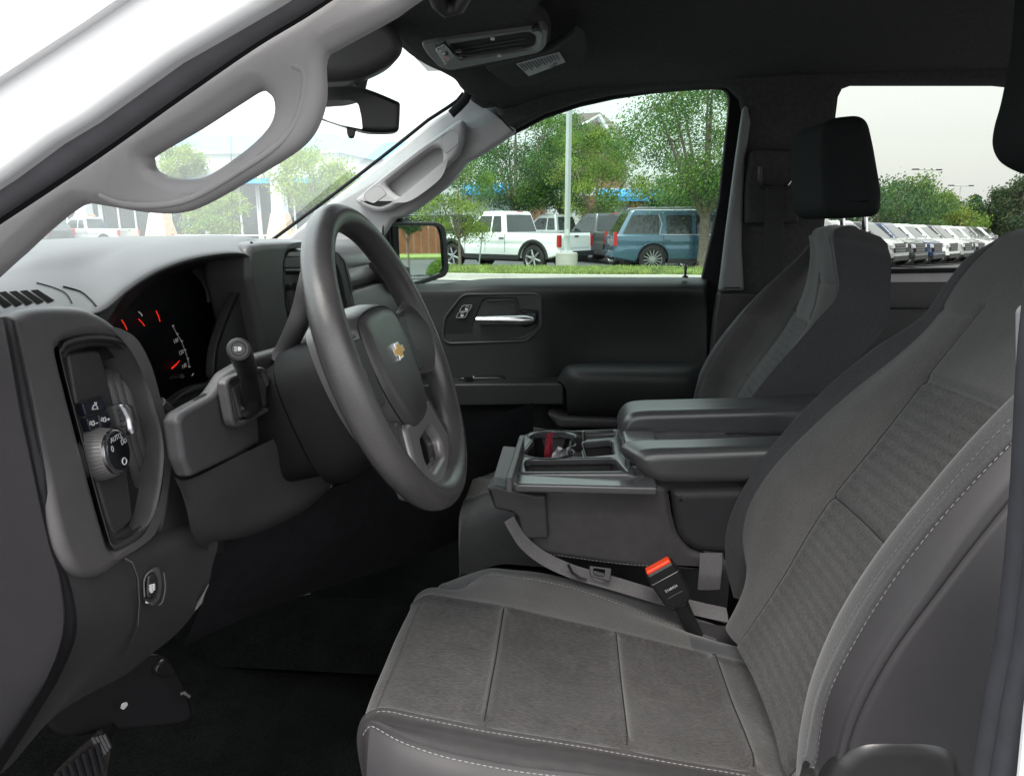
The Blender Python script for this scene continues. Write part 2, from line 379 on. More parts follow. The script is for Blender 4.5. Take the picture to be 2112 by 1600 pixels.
# raised central console in the roof
b = MB(); pz = PZ(1.79)
con = [(790, 20), (800, 52), (835, 98), (862, 118), (900, 141), (930, 148), (1000, 138), (1090, 118), (1124, 102), (1136, 84), (1128, 60), (1100, 30), (1150, -60), (760, -60)]
b.plate(Pl((0, 0, 1.788), (0, 0, -1), (1, 0, 0)), sm(con, 4), [], .03, .009, M['head'], res=5)
oc = b.obj('overhead_console', T, label='roof console with map lamp and switches above the mirror')
b = MB(); pc = Pl((0, 0, 1.783), (0, 0, -1), (1, 0, 0))
b.plate(pc, rc([(868, 92), (905, 84), (1118, 58), (1130, 66), (1126, 98), (1112, 110), (930, 146), (905, 140), (880, 112)], 8), [rc([(925, 92), (1090, 66), (1107, 74), (1104, 96), (1090, 104), (950, 126), (938, 116)], 8)], .012, .003, M['plas'])
b.obj('lamp_bezel', oc)
b = MB(); b.plate(Pl((0, 0, 1.789), (0, 0, -1), (1, 0, 0)), rc([(922, 90), (1100, 62), (1112, 74), (1108, 100), (1090, 108), (945, 130), (935, 120)], 8), [], .004, .0012, M['lens'])
for q in [((955, 108), (1085, 88)), ((955, 101), (1085, 80)), ((958, 116), (1080, 97))]:
    b.tube([Z(q[0][0], q[0][1], 1.786), Z(q[1][0], q[1][1], 1.786)], .0012, M['blk'], 8)
b.obj('lamp_lens', oc)
b = MB(); b.plate(Pl((0, 0, 1.779), (0, 0, -1), (1, 0, 0)), rc([(1092, 68), (1110, 62), (1119, 70), (1119, 94), (1108, 106), (1098, 104), (1106, 90), (1104, 74)], 5), [], .01, .003, M['blk'])
b.obj('lamp_handle', oc)
b = MB(); b.plate(Pl((0, 0, 1.777), (0, 0, -1), (1, 0, 0)), rc([(897, 104), (918, 93), (938, 118), (918, 137)], 4), [], .008, .002, M['gloss'])
b.plate(Pl((0, 0, 1.7725), (0, 0, -1), (1, 0, 0)), [(918, 118), (924, 117), (926, 125), (920, 127)], [], .0006, 0, mat('amber indicator', (.5, .2, .15), .5, cn=(90, .05)))
for q in [(905, 107), (912, 112)]: b.tube([Z(q[0], q[1], 1.7725), Z(q[0]+6, q[1]-2, 1.7725)], .0006, M['mark'], 6)
b.obj('switch', oc)
for q in [(946, 103), (949, 115)]:
    b = MB(); c = Z(q[0], q[1], 1.781); b.tube([c, c+Vector((0, 0, -.004))], [.0058, .005], M['blk'], 16); b.obj('button', oc)
for q in [(1016, 81), (1030, 116)]:
    b = MB(); c = Z(q[0], q[1], 1.780); b.box(c, (.006, .006, .003), M['mark']); b.obj('lamp_mark', oc)
# garment hook just above
b = MB(); b.tube([Z(890, -30, 1.786), Z(905, 8, 1.775), Z(918, 20, 1.772), Z(945, 14, 1.775), Z(970, -30, 1.786)], .010, M['plas2'], 12)
b.obj('microphone_cover', T)
# passenger visor
b = MB(); pv = Pl((0, 0, 1.792), (0, 0, -1), (1, 0, 0))
b.plate(pv, rc([(998, 142), (1130, 112), (1188, 74), (1206, 84), (1212, 120), (1196, 146), (1118, 172), (1108, 179), (1086, 176), (1056, 184)], 9), [], .018, .006, M['head'], k=.004)
vz = b.obj('sun_visor', T, label='passenger sun visor folded up against the roof')
b = MB(); b.plate(Pl((0, 0, 1.7865), (0, 0, -1), (1, 0, 0)), [(1065, 133), (1154, 109), (1166, 129), (1091, 158)], [], .001, 0, M['label'])
pl_ = Pl((0, 0, 1.7855), (0, 0, -1), (1, 0, 0))
for i in range(13):
    t = (i+.6)/14; a = Vector((1065, 133)).lerp(Vector((1154, 109)), t); c = Vector((1091, 158)).lerp(Vector((1166, 129)), t)
    b.tube([pl_.U(*a.lerp(c, .08)), pl_.U(*a.lerp(c, .5+.3*random.random()))], .0009, M['ink'], 5)
b.tube([pl_.U(1136, 139), pl_.U(1146, 131)], .003, M['ink'], 5)
b.obj('sticker', vz)
# side header between visor and door: hinge bump and roof rail trim
b = MB()
pr = Pl((0, .70, 1.5), (0, -1, 0))
rail = [(957, 200), (973, 172), (1010, 168), (1100, 178), (1210, 172), (1300, 120), (1500, 60), (1720, 40), (2140, 40), (2140, 180), (2066, 172), (1765, 172), (1738, 182), (1728, 200), (1716, 300), (1700, 470), (1690, 620), (1484, 610), (1520, 400), (1538, 235), (1530, 200), (1505, 176), (1470, 170), (1340, 180), (1268, 191), (1196, 207), (1124, 231), (1065, 262), (1048, 272)]
b.plate(Pl((0, .72, 1.5), (0, -1, 0)), rail, [], .05, .012, M['head'], res=5)
b.obj('roof_rail_trim', T, label='dark trim over the passenger door and down the centre pillar')
b = MB(); b.tube([Y(975, 176, .62), Y(985, 192, .63), Y(1003, 206, .65), Y(1020, 215, .68)], [.012, .024, .022, .008], M['head'], 14); b.obj('visor_hinge_cover', T)

# mirror stalk cover behind glass top, driver visor stub
b = MB()
b.plate(Pl((-.30, -.16, 1.7), (.35, -1, -.1)), sm([(640, 90), (720, 40), (783, 30), (822, 62), (833, 97), (818, 124), (782, 146), (735, 163), (697, 168), (650, 162)], 4), [], .12, .02, M['plas2'], res=5)
b.obj('sensor_cover', T, label='dark cover at the top of the windshield above the mirror')

# ---- windshield and its black border
b = MB()
wt = [Z(p[0], p[1], 1.825)+Vector((-.01, 0, 0)) for p in hd]; wt[0].y = -.78
wt.append(Vector((-.21, .66, 1.80))); wt.append(Vector((-.17, .72, 1.78)))
wb = []
for p in wt: wb.append(Vector((-1.02+.18*(p.y/.78)**2, p.y*1.03, 1.405)))
Surf([[a.lerp(c, t)+Vector((0, 0, .02*math.sin(math.pi*t))) for a, c in zip(wt, wb)] for t in (0, .33, .67, 1)]).build(b, 3, 2, M['glassw'])
b.obj('windshield', T)
b = MB()
fr2 = [(958, 195), (945, 211), (927, 224), (885, 251), (824, 300), (740, 366), (677, 414), (577, 488), (500, 545)]
b.tube([Y(p[0]-2, p[1]-3, .66) for p in fr2], .0045, M['blkm'], 8)
b.tube([Y(*p, .60) for p in [(950, 160), (964, 180), (966, 192), (960, 206), (945, 222), (930, 236)]], .011, M['blkm'], 10)
b.obj('windshield_border', T)

# ---- rear-view mirror
b = MB(); pm = Pl((-.32, -.02, 1.68), (.31, -.95, -.012))
hm = sm([(640, 170), (672, 166), (718, 171), (768, 186), (816, 206), (825, 212), (826, 222), (824, 262), (820, 269), (810, 272), (785, 273), (753, 271), (712, 259), (676, 247), (650, 238), (620, 222), (618, 185)], 4)
b.plate(pm, hm, [], .045, .008, M['blk'])
b.plate(pm, rc([(714, 262), (735, 262), (733, 276), (730, 285), (720, 285), (716, 276)], 4), [], .012, .003, M['blk'], k=-.006)
b.tube([Y(735, 190, .0), Y(742, 160, .0), Y(750, 120, .0)], .014, M['blk'], 12)
rm = b.obj('rearview_mirror', T, label='black interior mirror hanging at the top of the windshield')
b = MB(); pg = Pl((-.32, -.02, 1.68), (.31, -.95, -.012))
g0 = rc([(610, 208), (726, 207), (739, 214), (745, 240), (748, 267), (728, 263), (703, 258), (676, 249), (650, 237), (600, 215)], [2, 6, 8, 4, 4, 4, 4, 4, 4, 4])
b.plate(pg, g0, [], .002, 0, M['mirror'], k=.0015); b.obj('mirror_glass', rm, wn=False, angle=0)

# ---- passenger side front pillar trim with grab handle
b = MB(); pt = Pl((0, .70, 1.6), (0, -1, 0))
o2 = [(985, 180), (968, 200), (927, 227), (885, 254), (824, 303), (740, 369), (677, 417), (640, 450), (560, 520), (560, 560), (700, 560), (780, 500), (800, 470), (812, 452), (828, 448), (856, 432), (890, 408), (925, 380), (950, 350), (962, 334), (985, 322), (1020, 300), (1062, 268), (1040, 240), (1010, 205)]
b.plate(Pl((0, .72, 1.6), (0, -1, 0)), sm(o2, 3), [], .05, .012, M['trim'], res=6)
b.tube([Y(p[0], p[1], .694) for p in [(1000, 205), (1020, 228), (1042, 255), (1060, 272)]], .0016, M['blkm'], 6)
b.obj('pillar_trim', T, label='pale lit trim on the passenger side pillar')
b = MB()
raised = sm([(955, 248), (957, 275), (950, 305), (938, 326), (912, 350), (870, 385), (825, 420), (800, 434), (780, 438), (752, 430), (735, 418), (733, 410), (742, 402), (800, 352), (860, 306), (915, 268), (940, 250)], 4)
rec = sm([(797, 382), (812, 366), (850, 336), (885, 310), (900, 305), (910, 309), (912, 330), (903, 356), (885, 374), (855, 396), (838, 405), (826, 406), (812, 400)], 4)
b.plate(Pl((0, .675, 1.6), (0, -1, 0)), raised, [rec], .045, .014, M['trim'], res=7)
gh = b.obj('grab_handle', T, label='pale moulded grab handle on the passenger side pillar')
b = MB(); b.plate(Pl((0, .713, 1.6), (0, -1, 0)), [(786, 384), (812, 356), (850, 326), (890, 298), (912, 300), (920, 330), (912, 362), (885, 384), (855, 402), (835, 412), (808, 410)], [], .006, .002, M['trim']); b.obj('handle_recess', gh)
for q in ([(912, 282), (929, 269), (946, 272), (946, 296), (919, 318), (911, 300)], [(751, 400), (768, 386), (783, 384), (798, 400), (771, 420), (753, 413)]):
    b = MB(); l = rc(q, 5); b.plate(Pl((0, .6742, 1.6), (0, -1, 0)), l, [], .002, .0008, M['trim'])
    b.tube([Y(p[0], p[1], .6747) for p in l+[l[0]]], .0007, M['ink'], 5, cap=False)
    b.obj('screw_cap', gh)
b = MB(); b.tube([Y(p[0], p[1], .6745) for p in [(768, 386), (800, 362), (860, 316), (920, 274)]], .0006, M['ink'], 5); b.obj('handle_seam', gh)

# ---- passenger door
Dr = empty('door', T, label='passenger door, closed, black trim with chrome pull')
def G(rows, ys=None): return [[Y(p[0], p[1], p[2]) for p in r] for r in rows]
b = MB()
xs = [560, 700, 800, 870, 915, 1000, 1080, 1120, 1160, 1220, 1300, 1380, 1430, 1458, 1462]
def yd(x, k):   # lateral position of the panel for each row
    cav = math.exp(-((x-1290)/150)**4)
    return [.80, .775, .752, .745+.0*cav, .745+.035*cav, .742+.06*cav, .742+.065*cav, .742+.06*cav, .742+.03*cav, .745][k]
rws = []
for k, py in enumerate([572, 578, 588, 604, 640, 690, 740, 790, 850, 1000]):
    r = []
    for x in xs:
        p = py
        if k < 3: p = py + (8 if x < 1000 else 0) + (max(0, 1200-x)/200*3)
        yy = yd(x, k)
        if x == 1462: yy = .80
        r.append(Y(x+(0 if py < 800 else 0), p, yy))
    rws.append(r)
Surf(rws).build(b, 4, 4, M['doorm'], flip=True)
b.plate(Pl((0, .775, 1), (0, -1, 0)), [(560, 900), (1452, 830), (1440, 1200), (560, 1300)], [], .02, .004, M['blk'])
b.plate(Pl((0, .83, 1), (0, -1, 0)), [(1456, 588), (1640, 588), (1640, 1100), (1380, 1100), (1380, 700)], [], .02, .004, M['blk'])
b.obj('door_panel', Dr)
# handle bezel
b = MB(); pb = Pl((0, .742, 1.2), (0, -1, 0))
bz = rc([(914, 682), (917, 655), (949, 614), (960, 607), (1104, 606), (1115, 614), (1117, 672), (1086, 703), (926, 708), (914, 700)], 9)
inn = rc([(978, 690), (976, 668), (994, 622), (1003, 616), (1066, 616), (1070, 640), (1110, 642), (1108, 672), (1080, 694), (985, 698)], 7)
b.plate(pb, bz, [inn], .012, .0035, M['blk'])
b.plate(Pl((0, .765, 1.2), (0, -1, 0)), rc([(970, 610), (1115, 610), (1115, 705), (970, 705)], 5), [], .004, .001, M['blk'])
l = bz+[bz[0]]; b.tube([Y(p[0], p[1], .740) for p in l], .0032, M['plas2'], 8, cap=False)
b.tube([Y(*p, .742) for p in [(1006, 620), (1060, 618), (1063, 640), (1063, 648)]], .0022, M['plas2'], 6)
b.tube([Y(*p, .745) for p in [(990, 684), (1050, 684), (1062, 676), (1066, 668)]], .0022, M['plas2'], 6)
hb = b.obj('handle_bezel', Dr)
b = MB(); b.tube([Y(983, 660, .722), Y(1030, 660, .716), Y(1070, 660, .714), Y(1086, 660, .716), Y(1098, 660, .724)], [.0105, .0125, .0135, .0135, .009], M['chromer'], 18, upv=(0, 0, 1))
b.obj('door_pull', Dr, label='chrome door pull')
b = MB(); b.plate(Pl((0, .735, 1.2), (0, -1, 0)), rc([(1068, 640), (1082, 646), (1108, 644), (1106, 668), (1086, 676), (1070, 672)], 6), [], .03, .006, M['blk']); b.obj('pull_pivot', Dr)
for i, q in enumerate([[(947, 642), (954, 630), (974, 629), (967, 642)], [(940, 655), (946, 644), (966, 643), (959, 655)]]):
    b = MB(); b.plate(Pl((0, .734, 1.2), (0, -1, 0)), rc(q, 3), [], .003, .001, M['blk']); l = rc(q, 3)
    b.tube([Y(p[0], p[1], .7335) for p in l+[l[0]]], .0005, M['mark'], 5, cap=False)
    c = (962, 636) if i == 0 else (953, 649)
    b.plate(Pl((0, .7325, 1.2), (0, -1, 0)), rc([(c[0]-3, c[1]), (c[0]+3, c[1]), (c[0]+3, c[1]+4), (c[0]-3, c[1]+4)], 1), [], .0005, 0, M['mark'])
    b.tube([Y(c[0]-2+i*0, c[1], .7325), Y(c[0]-2+2*(i == 0), c[1]-4, .7325), Y(c[0]+2+3*(i == 0), c[1]-4, .7325), Y(c[0]+2+3*(i == 0), c[1]-1, .7325)], .0005, M['mark'], 5)
    b.obj('lock_button', Dr)
# armrest shelf and block
b = MB(); b.plate(Pl((0, .66, 1), (0, -1, 0)), rc([(700, 800), (920, 792), (1160, 790), (1163, 800), (1163, 835), (935, 838), (760, 850)], 5), [], .12, .006, M['doorm'])
b.obj('door_pocket_shelf', Dr)
b = MB(); b.plate(Pl((0, .70, 1), (0, -1, 0)), rc([(944, 784), (950, 779), (1030, 778), (1044, 786), (1044, 792), (944, 792)], 4), [], .05, .003, M['blk'])
b.box(Y(966, 779, .69), (.022, .02, .006), M['gloss']); b.box(Y(977, 777, .68), (.003, .003, .004), M['mark'])
b.obj('window_switch', Dr)
b = MB()
for sec in [0]:
    g = [[(1148, 790, .74), (1150, 785, .66), (1166, 800, .63), (1170, 850, .65), (1172, 870, .72)],
         [(1163, 765, .74), (1168, 757, .66), (1185, 785, .615), (1188, 845, .64), (1190, 870, .72)],
         [(1185, 752, .74), (1200, 752, .66), (1215, 780, .61), (1215, 845, .635), (1215, 870, .72)],
         [(1300, 750, .74), (1310, 752, .66), (1310, 782, .61), (1310, 848, .635), (1310, 872, .72)],
         [(1400, 750, .74), (1410, 752, .66), (1410, 785, .61), (1410, 850, .635), (1410, 872, .72)],
         [(1445, 748, .74), (1448, 752, .67), (1450, 786, .63), (1450, 850, .65), (1450, 872, .72)]]
    Surf(G(g)).build(b, 5, 6, M['doorm'], flip=True)
b.obj('armrest', Dr, label='padded armrest of the passenger door')
b = MB(); b.plate(Pl((0, .64, 1), (0, -1, 0)), rc([(1128, 853), (1142, 852), (1160, 860), (1300, 864), (1300, 886), (1150, 884)], 6), [], .12, .01, M['plas2']); b.obj('map_pocket', Dr)
# window glass + frame
win = [(828, 470), (828, 446), (918, 386), (966, 331), (1059, 277), (1124, 243), (1196, 219), (1268, 203), (1340, 192), (1448, 183), (1484, 183), (1500, 189), (1505, 203), (1484, 412), (1448, 590), (800, 605)]
b = MB(); b.plate(Pl((0, .80, 1.5), (0, -1, 0)), [(822, 430), (880, 392), (962, 318), (1059, 262), (1196, 205), (1340, 178), (1500, 172), (1520, 200), (1500, 412), (1460, 610), (822, 625)], [], .004, 0, M['glasss'])
for q in [(1338, 545, 1440, 549)]:
    pass
b.obj('window_glass', Dr, wn=False)
b = MB(); pgl = Pl((0, .796, 1.5), (0, -1, 0))
b.plate(pgl, [(1434, 540), (1441, 540), (1441, 547), (1434, 547)], [[(1436, 542), (1439, 542), (1439, 545), (1436, 545)]], .0004, 0, M['blk'])
for (x0, x1, y_) in [(1412, 1431, 541), (1414, 1430, 545), (1410, 1431, 549), (1416, 1430, 553), (1341, 1400, 553), (1345, 1395, 557), (1350, 1385, 561), (1426, 1433, 560)]:
    x = x0
    while x < x1:
        d = random.uniform(2, 5); b.tube([Y(x, y_, .795), Y(min(x+d, x1), y_, .795)], .0008, M['ink'], 4); x += d+1.5
c = Y(1351, 560, .795)
b.tube([c+Vector((.006*math.cos(a), 0, .006*math.sin(a))) for a in [i*math.pi/6 for i in range(13)]], .0006, M['ink'], 4, cap=False)
b.obj('glass_etching', Dr)
b = MB()
fo = [(790, 640), (792, 462), (860, 405), (930, 345), (985, 290), (1060, 235), (1190, 180), (1300, 150), (1560, 130), (1570, 400), (1500, 640)]
fi = [(812, 620), (828, 585), (828, 446), (875, 418), (925, 382), (966, 331), (1010, 303), (1059, 277), (1124, 243), (1196, 219), (1268, 203), (1340, 192), (1400, 186), (1448, 183), (1480, 182), (1492, 184), (1501, 190), (1505, 203), (1503, 235), (1495, 310), (1484, 412), (1470, 480), (1449, 572), (1440, 620)]
b.plate(Pl((0, .785, 1.5), (0, -1, 0)), fo, [fi], .025, .003, M['blkm'])
b.obj('window_frame', Dr)
b = MB(); c = Y(1413, 573, .77); b.tube([c, c+Vector((0, 0, .006)), c+Vector((0, 0, .0065)), c+Vector((0, 0, .03)), c+Vector((0, 0, .034))], [.009, .007, .0035, .0042, .002], M['blk'], 14); b.obj('lock_pin', Dr)
# ---- outside mirror, seen through the door glass
EM = empty('side_mirror', T, label='passenger side outside mirror seen through the glass')
b = MB(); pe = Pl((-.30, 1.0, 1.4), (.80, -.60, .0))
eo = rc([(790, 458), (902, 458), (916, 464), (921, 480), (927, 556), (920, 570), (880, 584), (850, 592), (790, 592)], 9)
ei = rc([(790, 466), (897, 466), (906, 471), (911, 486), (916, 552), (911, 562), (872, 577), (845, 584), (790, 584)], 8)
b.plate(pe, eo, [ei], .02, .003, M['blk']); b.plate(pe, rc([(780, 470), (880, 468), (900, 474), (912, 540), (904, 562), (870, 572), (780, 582)], 12), [], .05, .012, M['blk'], k=-.018)
b.obj('mirror_housing', EM)
MIRN = Vector((.80, -.60, .012))
b = MB(); d = pe
b.plate(d, ei, [], .002, 0, M['mirror'], k=-.006)
mg = b.obj('mirror_glass', EM, wn=False, angle=0)
b = MB(); b.text('OBJECTS IN MIRROR ARE', d, *d.loc(d.U(872, 569)), .0085, M['ink'], k=-.0055, sx=-1, rot=-.03); b.text('CLOSER THAN THEY APPEAR', d, *d.loc(d.U(862, 576)), .006, M['ink'], k=-.0055, sx=-1, rot=-.03)
b.obj('mirror_lettering', EM)
b = MB(); b.plate(Pl((0, .775, 1.4), (0, -1, 0)), [(700, 620), (700, 470), (790, 440), (826, 440), (828, 600)], [], .02, .003, M['blkm']); b.obj('sail_panel', Dr)

# ---- centre pillar passenger side, belt
b = MB()
b.plate(Pl((0, .695, 1.4), (0, -1, 0)), rc([(1541, 215), (1550, 250), (1538, 330), (1531, 500), (1536, 600), (1484, 601), (1500, 470), (1520, 320), (1534, 225)], 6), [], .03, .010, M['trimd'])
b.obj('pillar_edge_trim', T)
b = MB(); b.plate(Pl((0, .705, 1.2), (0, -1, 0)), rc([(1483, 604), (1600, 604), (1600, 900), (1460, 900), (1466, 760), (1474, 660)], 5), [], .04, .006, M['plas2'])
b.obj('lower_pillar_trim', T)
b = MB(); b.plate(Pl((0, .68, 1.4), (0, -1, 0)), rc([(1550, 312), (1565, 306), (1640, 308), (1650, 460), (1538, 462), (1540, 380)], 10), [], .04, .01, M['head'])
b.tube([Y(*p, .66) for p in [(1568, 345), (1566, 370), (1572, 385), (1590, 388), (1620, 386), (1632, 376)]], .006, M['blk'], 10)
b.obj('belt_guide', T)
b = MB(); b.tube([Y(1624, 382, .655), Y(1632, 372, .655), Y(1634, 366, .655)], .0035, M['chrome'], 8); b.obj('guide_pin', T)
b = MB(); b.tube([Y(1597, 383, .655), Y(1596, 500, .665), Y(1590, 700, .675), Y(1585, 860, .68)], .024, M['webd'], 8, rb=.0012, upv=(1, 0, 0)); b.obj('seat_belt', T, label='passenger seat belt hanging down the centre pillar')

# ---- rear passenger door: window and sill
RD = empty('door', T, label='rear passenger door with its window')
b = MB()
ri = [(1765, 172), (1748, 176), (1737, 184), (1729, 200), (1724, 240), (1716, 330), (1700, 470), (1688, 557), (2300, 548), (2300, 172)]
b.plate(Pl((0, .785, 1.4), (0, -1, 0)), [(1600, 100), (2400, 100), (2400, 580), (1580, 580)], [ri], .03, .003, M['blkm']); b.obj('window_frame', RD)
b = MB(); b.plate(Pl((0, .80, 1.4), (0, -1, 0)), [(1640, 140), (2350, 140), (2350, 570), (1640, 570)], [], .004, 0, M['glassr']); b.obj('window_glass', RD, wn=False)
b = MB(); g = [[(1600, 559, .80), (1750, 558, .80), (1860, 556, .80), (1980, 554, .80), (2350, 548, .80)], [(1600, 563, .79), (1750, 562, .79), (1860, 560, .79), (1980, 558, .79), (2350, 552, .79)], [(1600, 577, .775), (1750, 576, .775), (1860, 575, .775), (1980, 574, .775), (2350, 568, .775)], [(1600, 584, .77), (1750, 583, .77), (1860, 582, .77), (1980, 581, .77), (2350, 575, .77)]]
Surf(G(g)).build(b, 4, 3, M['trim'], flip=True); b.obj('window_sill', RD, label='pale sill below the rear window')
b = MB(); b.plate(Pl((0, .78, 1.2), (0, -1, 0)), [(1500, 583), (2400, 578), (2400, 1100), (1500, 1100)], [], .02, .003, M['blk']); b.tube([Y(1800, 636, .74), Y(2000, 635, .74)], .003, M['chrome'], 8); b.obj('door_panel', RD)

# ================================================================== DASHBOARD
DB = empty('dashboard', T, label='black dashboard with hooded dials, vents and switches')
XR, XC = -.45, -.56
b = MB()
rimp = [(-150, 650), (-40, 642), (60, 640), (130, 640), (205, 634), (262, 591), (300, 566), (340, 546), (400, 527), (460, 518), (500, 518), (519, 529), (521, 540)]
crst = [(-150, 600), (-40, 552), (40, 520), (95, 510), (150, 503), (235, 495), (285, 491), (330, 488.5), (395, 486), (450, 486.5), (490, 490), (512, 496), (521, 503)]
rows = []
rim3 = [X(p[0], p[1], XR) for p in rimp]; cre3 = [X(p[0], p[1], XC) for p in crst]
rows.append([p+Vector((-.035, 0, -.012)) for p in rim3])
rows.append([p+Vector((.0, 0, -.006)) for p in rim3])
rows.append([p+Vector((-.006, 0, .003)) for p in rim3])
rows.append([p.lerp(q, .45)+Vector((0, 0, .006+.004*min(1, max(0, i-4)))) for i, (p, q) in enumerate(zip(rim3, cre3))])
rows.append(cre3)
rows.append([Vector((-.75, q.y-.005, q.z-.008)) for q in cre3])
rows.append([Vector((-.95, q.y-.01, 1.425)) for q in cre3])
rows.append([Vector((-1.08, q.y-.01, 1.39)) for q in cre3])
Surf(rows).build(b, 5, 4, M['pad'])
DT = b.obj('dash_top', DB, label='soft pad rolling over the dials'); DTB = bvh(DT)
# top pad centre to passenger side
b = MB()
prof = [(1.06, 1.39), (.95, 1.425), (.75, 1.455), (.60, 1.468), (.53, 1.462), (.50, 1.445), (.487, 1.425), (.485, 1.405)]
g = []
for k, y in enumerate([-.235, -.20, -.12, .15, .45, .66, .735]):
    g.append([Vector((-x-(.04 if k == 0 else 0), y, z-(.008 if k == 0 else 0)-(.012 if k == 6 else 0)+(.012 if k in (2,3) else 0)-.008)) for x, z in prof])
Surf(g).build(b, 4, 4, M['pad'], flip=True); b.obj('dash_top', DB, label='lit passenger side of the dash top')
# passenger dash face
b = MB()
pf = [(.485, 1.405), (.472, 1.39), (.470, 1.375), (.482, 1.362), (.486, 1.360)]
Surf([[Vector((-x, y, z)) for x, z in pf] for y in (-.1, .2, .5, .735)]).build(b, 4, 4, M['pad'])
pf = [(.49, 1.362), (.462, 1.358), (.455, 1.352), (.44, 1.28), (.435, 1.20), (.47, 1.12), (.6, .95)]
Surf([[Vector((-x, y, z)) for x, z in pf] for y in (-.1, .2, .5, .735)]).build(b, 4, 4, M['plas'])
b.plate(PXp(-.43), rc([(800, 538), (812, 540), (824, 566), (830, 606), (818, 596), (806, 566)], 5), [], .05, .006, M['plas2'])
b.obj('passenger_fascia', DB)
b = MB()
for i in range(3): b.tube([X(812+i*3, 555+i*8, -.428), X(820+i*2, 572+i*8, -.428)], .0025, M['blk'], 6)
b.obj('air_vent', DB)
# dial recess
lo = [(200, 645), (262, 598), (300, 574), (340, 553), (400, 534), (460, 525), (498, 526), (514, 538), (508, 566), (496, 600), (473, 655), (452, 715), (447, 770), (452, 792), (402, 806), (365, 826), (330, 868), (250, 900), (180, 800)]
li = [(235, 672), (262, 637), (292, 604), (330, 577), (383, 559), (430, 554), (458, 555), (469, 562), (468, 585), (463, 610), (450, 645), (436, 682), (430, 735), (436, 785), (400, 800), (362, 820), (325, 860), (260, 890), (200, 800)]
b = MB()
A = [X(p[0], p[1], -.462) for p in lo]; C_ = [X(p[0], p[1], -.545) for p in li]
A, C_ = [Vector(p) for p in sm(A, 4)], [Vector(p) for p in sm(C_, 4)]
b.loft([A, [a.lerp(c, .3)+Vector((0, 0, .0)) for a, c in zip(A, C_)], [a.lerp(c, .33)+Vector((-.002, 0, 0)) for a, c in zip(A, C_)], C_], M['plas2'], True, False)
b.obj('dial_surround', DB)
IC = empty('instrument_cluster', T, label='instrument cluster with red lit needles')
b = MB(); b.plate(PXp(-.543), [(190, 560), (520, 520), (520, 860), (200, 920)], [], .006, 0, mat('smoked dial face', (.006, .007, .009), .55, spec=.3, cn=(60, .1))); b.obj('dial_face', IC, wn=False)
pk = PXp(-.5385); u = lambda x, y: pk.U(x, y)
for a, c, wd in [((251, 660), (262, 680), .0009), ((286, 658), (298, 672), .0009), ((322, 641), (330, 663), .0009), ((354, 760), (370, 744), .0015)]:
    b = MB(); b.tube([u(*a), u((a[0]+c[0])/2+1, (a[1]+c[1])/2), u(*c)], [wd, wd*.8, .0007] if a[0] != 322 else [wd, wd*.9, .0007], M['red'], 6, rb=.0006); b.obj('needle', IC)
b = MB(); b.tube([u(*p) for p in [(286, 643), (292, 648), (293, 652)]], .0008, M['lit'], 5)
arc = sm([(355, 672), (364, 689), (373, 704), (380, 722), (386, 740), (389, 757)], 8, False)
for i, p in enumerate(arc):
    big = i % 8 == 0
    b.tube([u(p[0], p[1]), u(p[0]+(4 if big else 2.2), p[1]-(1 if big else .4))], .0006 if big else .0003, M['lit'], 4)
for s, q in [('100', (362, 703)), ('120', (373, 727)), ('140', (379, 755))]: b.text(s, pk, *pk.loc(u(*q)), .0085, M['lit'], rot=.12)
b.obj('dial_numerals', IC); b = MB()
b.tube([u(396, 775), u(399, 770)], .0008, M['lit'], 4)
b.obj('dial_markings', IC)
b = MB(); b.tube([X(352, 780, -.538), X(375, 776, -.525), X(376, 776, -.523)], [.004, .004, .003], M['blk'], 12); b.tube([X(352, 781, -.5382), X(353, 781, -.5375)], .0044, M['chrome'], 12); b.obj('trip_button', IC)

# face plates behind column and round the dials
b = MB(); fp = [(150, 560), (522, 528), (560, 500), (700, 510), (860, 560), (860, 760), (760, 860), (700, 1000), (420, 1010), (100, 1010)]
hol = [(208, 700), (262, 605), (300, 580), (340, 560), (400, 541), (460, 532), (494, 533), (507, 545), (502, 566), (490, 600), (466, 655), (446, 715), (441, 770), (444, 785), (402, 797), (365, 820), (330, 860), (250, 880), (208, 800)]
b.plate(PXp(-.468), [(150, 640), (205, 640), (262, 594), (340, 550), (400, 531), (460, 522), (521, 532), (560, 520), (640, 530), (640, 900), (420, 1010), (100, 1010)], [sm(hol, 3)], .012, .002, M['plas2'])
b.obj('dial_bezel', DB)
b = MB(); b.tube([X(*p, -.463) for p in [(505, 588), (521, 592), (530, 620), (545, 690), (553, 740)]], .0016, M['blkm'], 6)
b.tube([X(*p, -.455) for p in [(519, 500), (514, 520), (513, 550), (520, 590), (532, 650), (550, 732)]], .0022, M['blkm'], 6); b.obj('dash_seam', DB)
# centre stack
b = MB()
div = [(524, 503), (545, 499), (605, 497), (640, 500), (640, 512), (612, 514), (600, 518), (592, 526), (588, 545), (587, 590), (592, 629), (603, 680), (610, 760), (560, 760), (549, 730), (536, 668), (524, 612), (516, 575), (515, 535), (518, 512)]
b.plate(PXp(-.445), rc(div, 6), [], .07, .011, M['pad'], res=6)
b.obj('stack_cheek', DB, label='grained upright pad at the side of the centre stack')
b = MB(); b.plate(PXp(-.46), rc([(585, 514), (690, 512), (712, 530), (722, 560), (742, 660), (750, 720), (600, 720), (585, 620)], 8), [rc([(590, 566), (655, 566), (665, 640), (602, 660), (592, 620)], 4)], .05, .006, M['blk'])
b.plate(PXp(-.452), rc([(596, 519), (640, 517), (640, 531), (592, 532)], 4), [], .01, .003, M['satin'])
b.plate(PXp(-.448), rc([(589, 531), (640, 531), (640, 552), (588, 553)], 2), [], .012, .002, M['plas'])
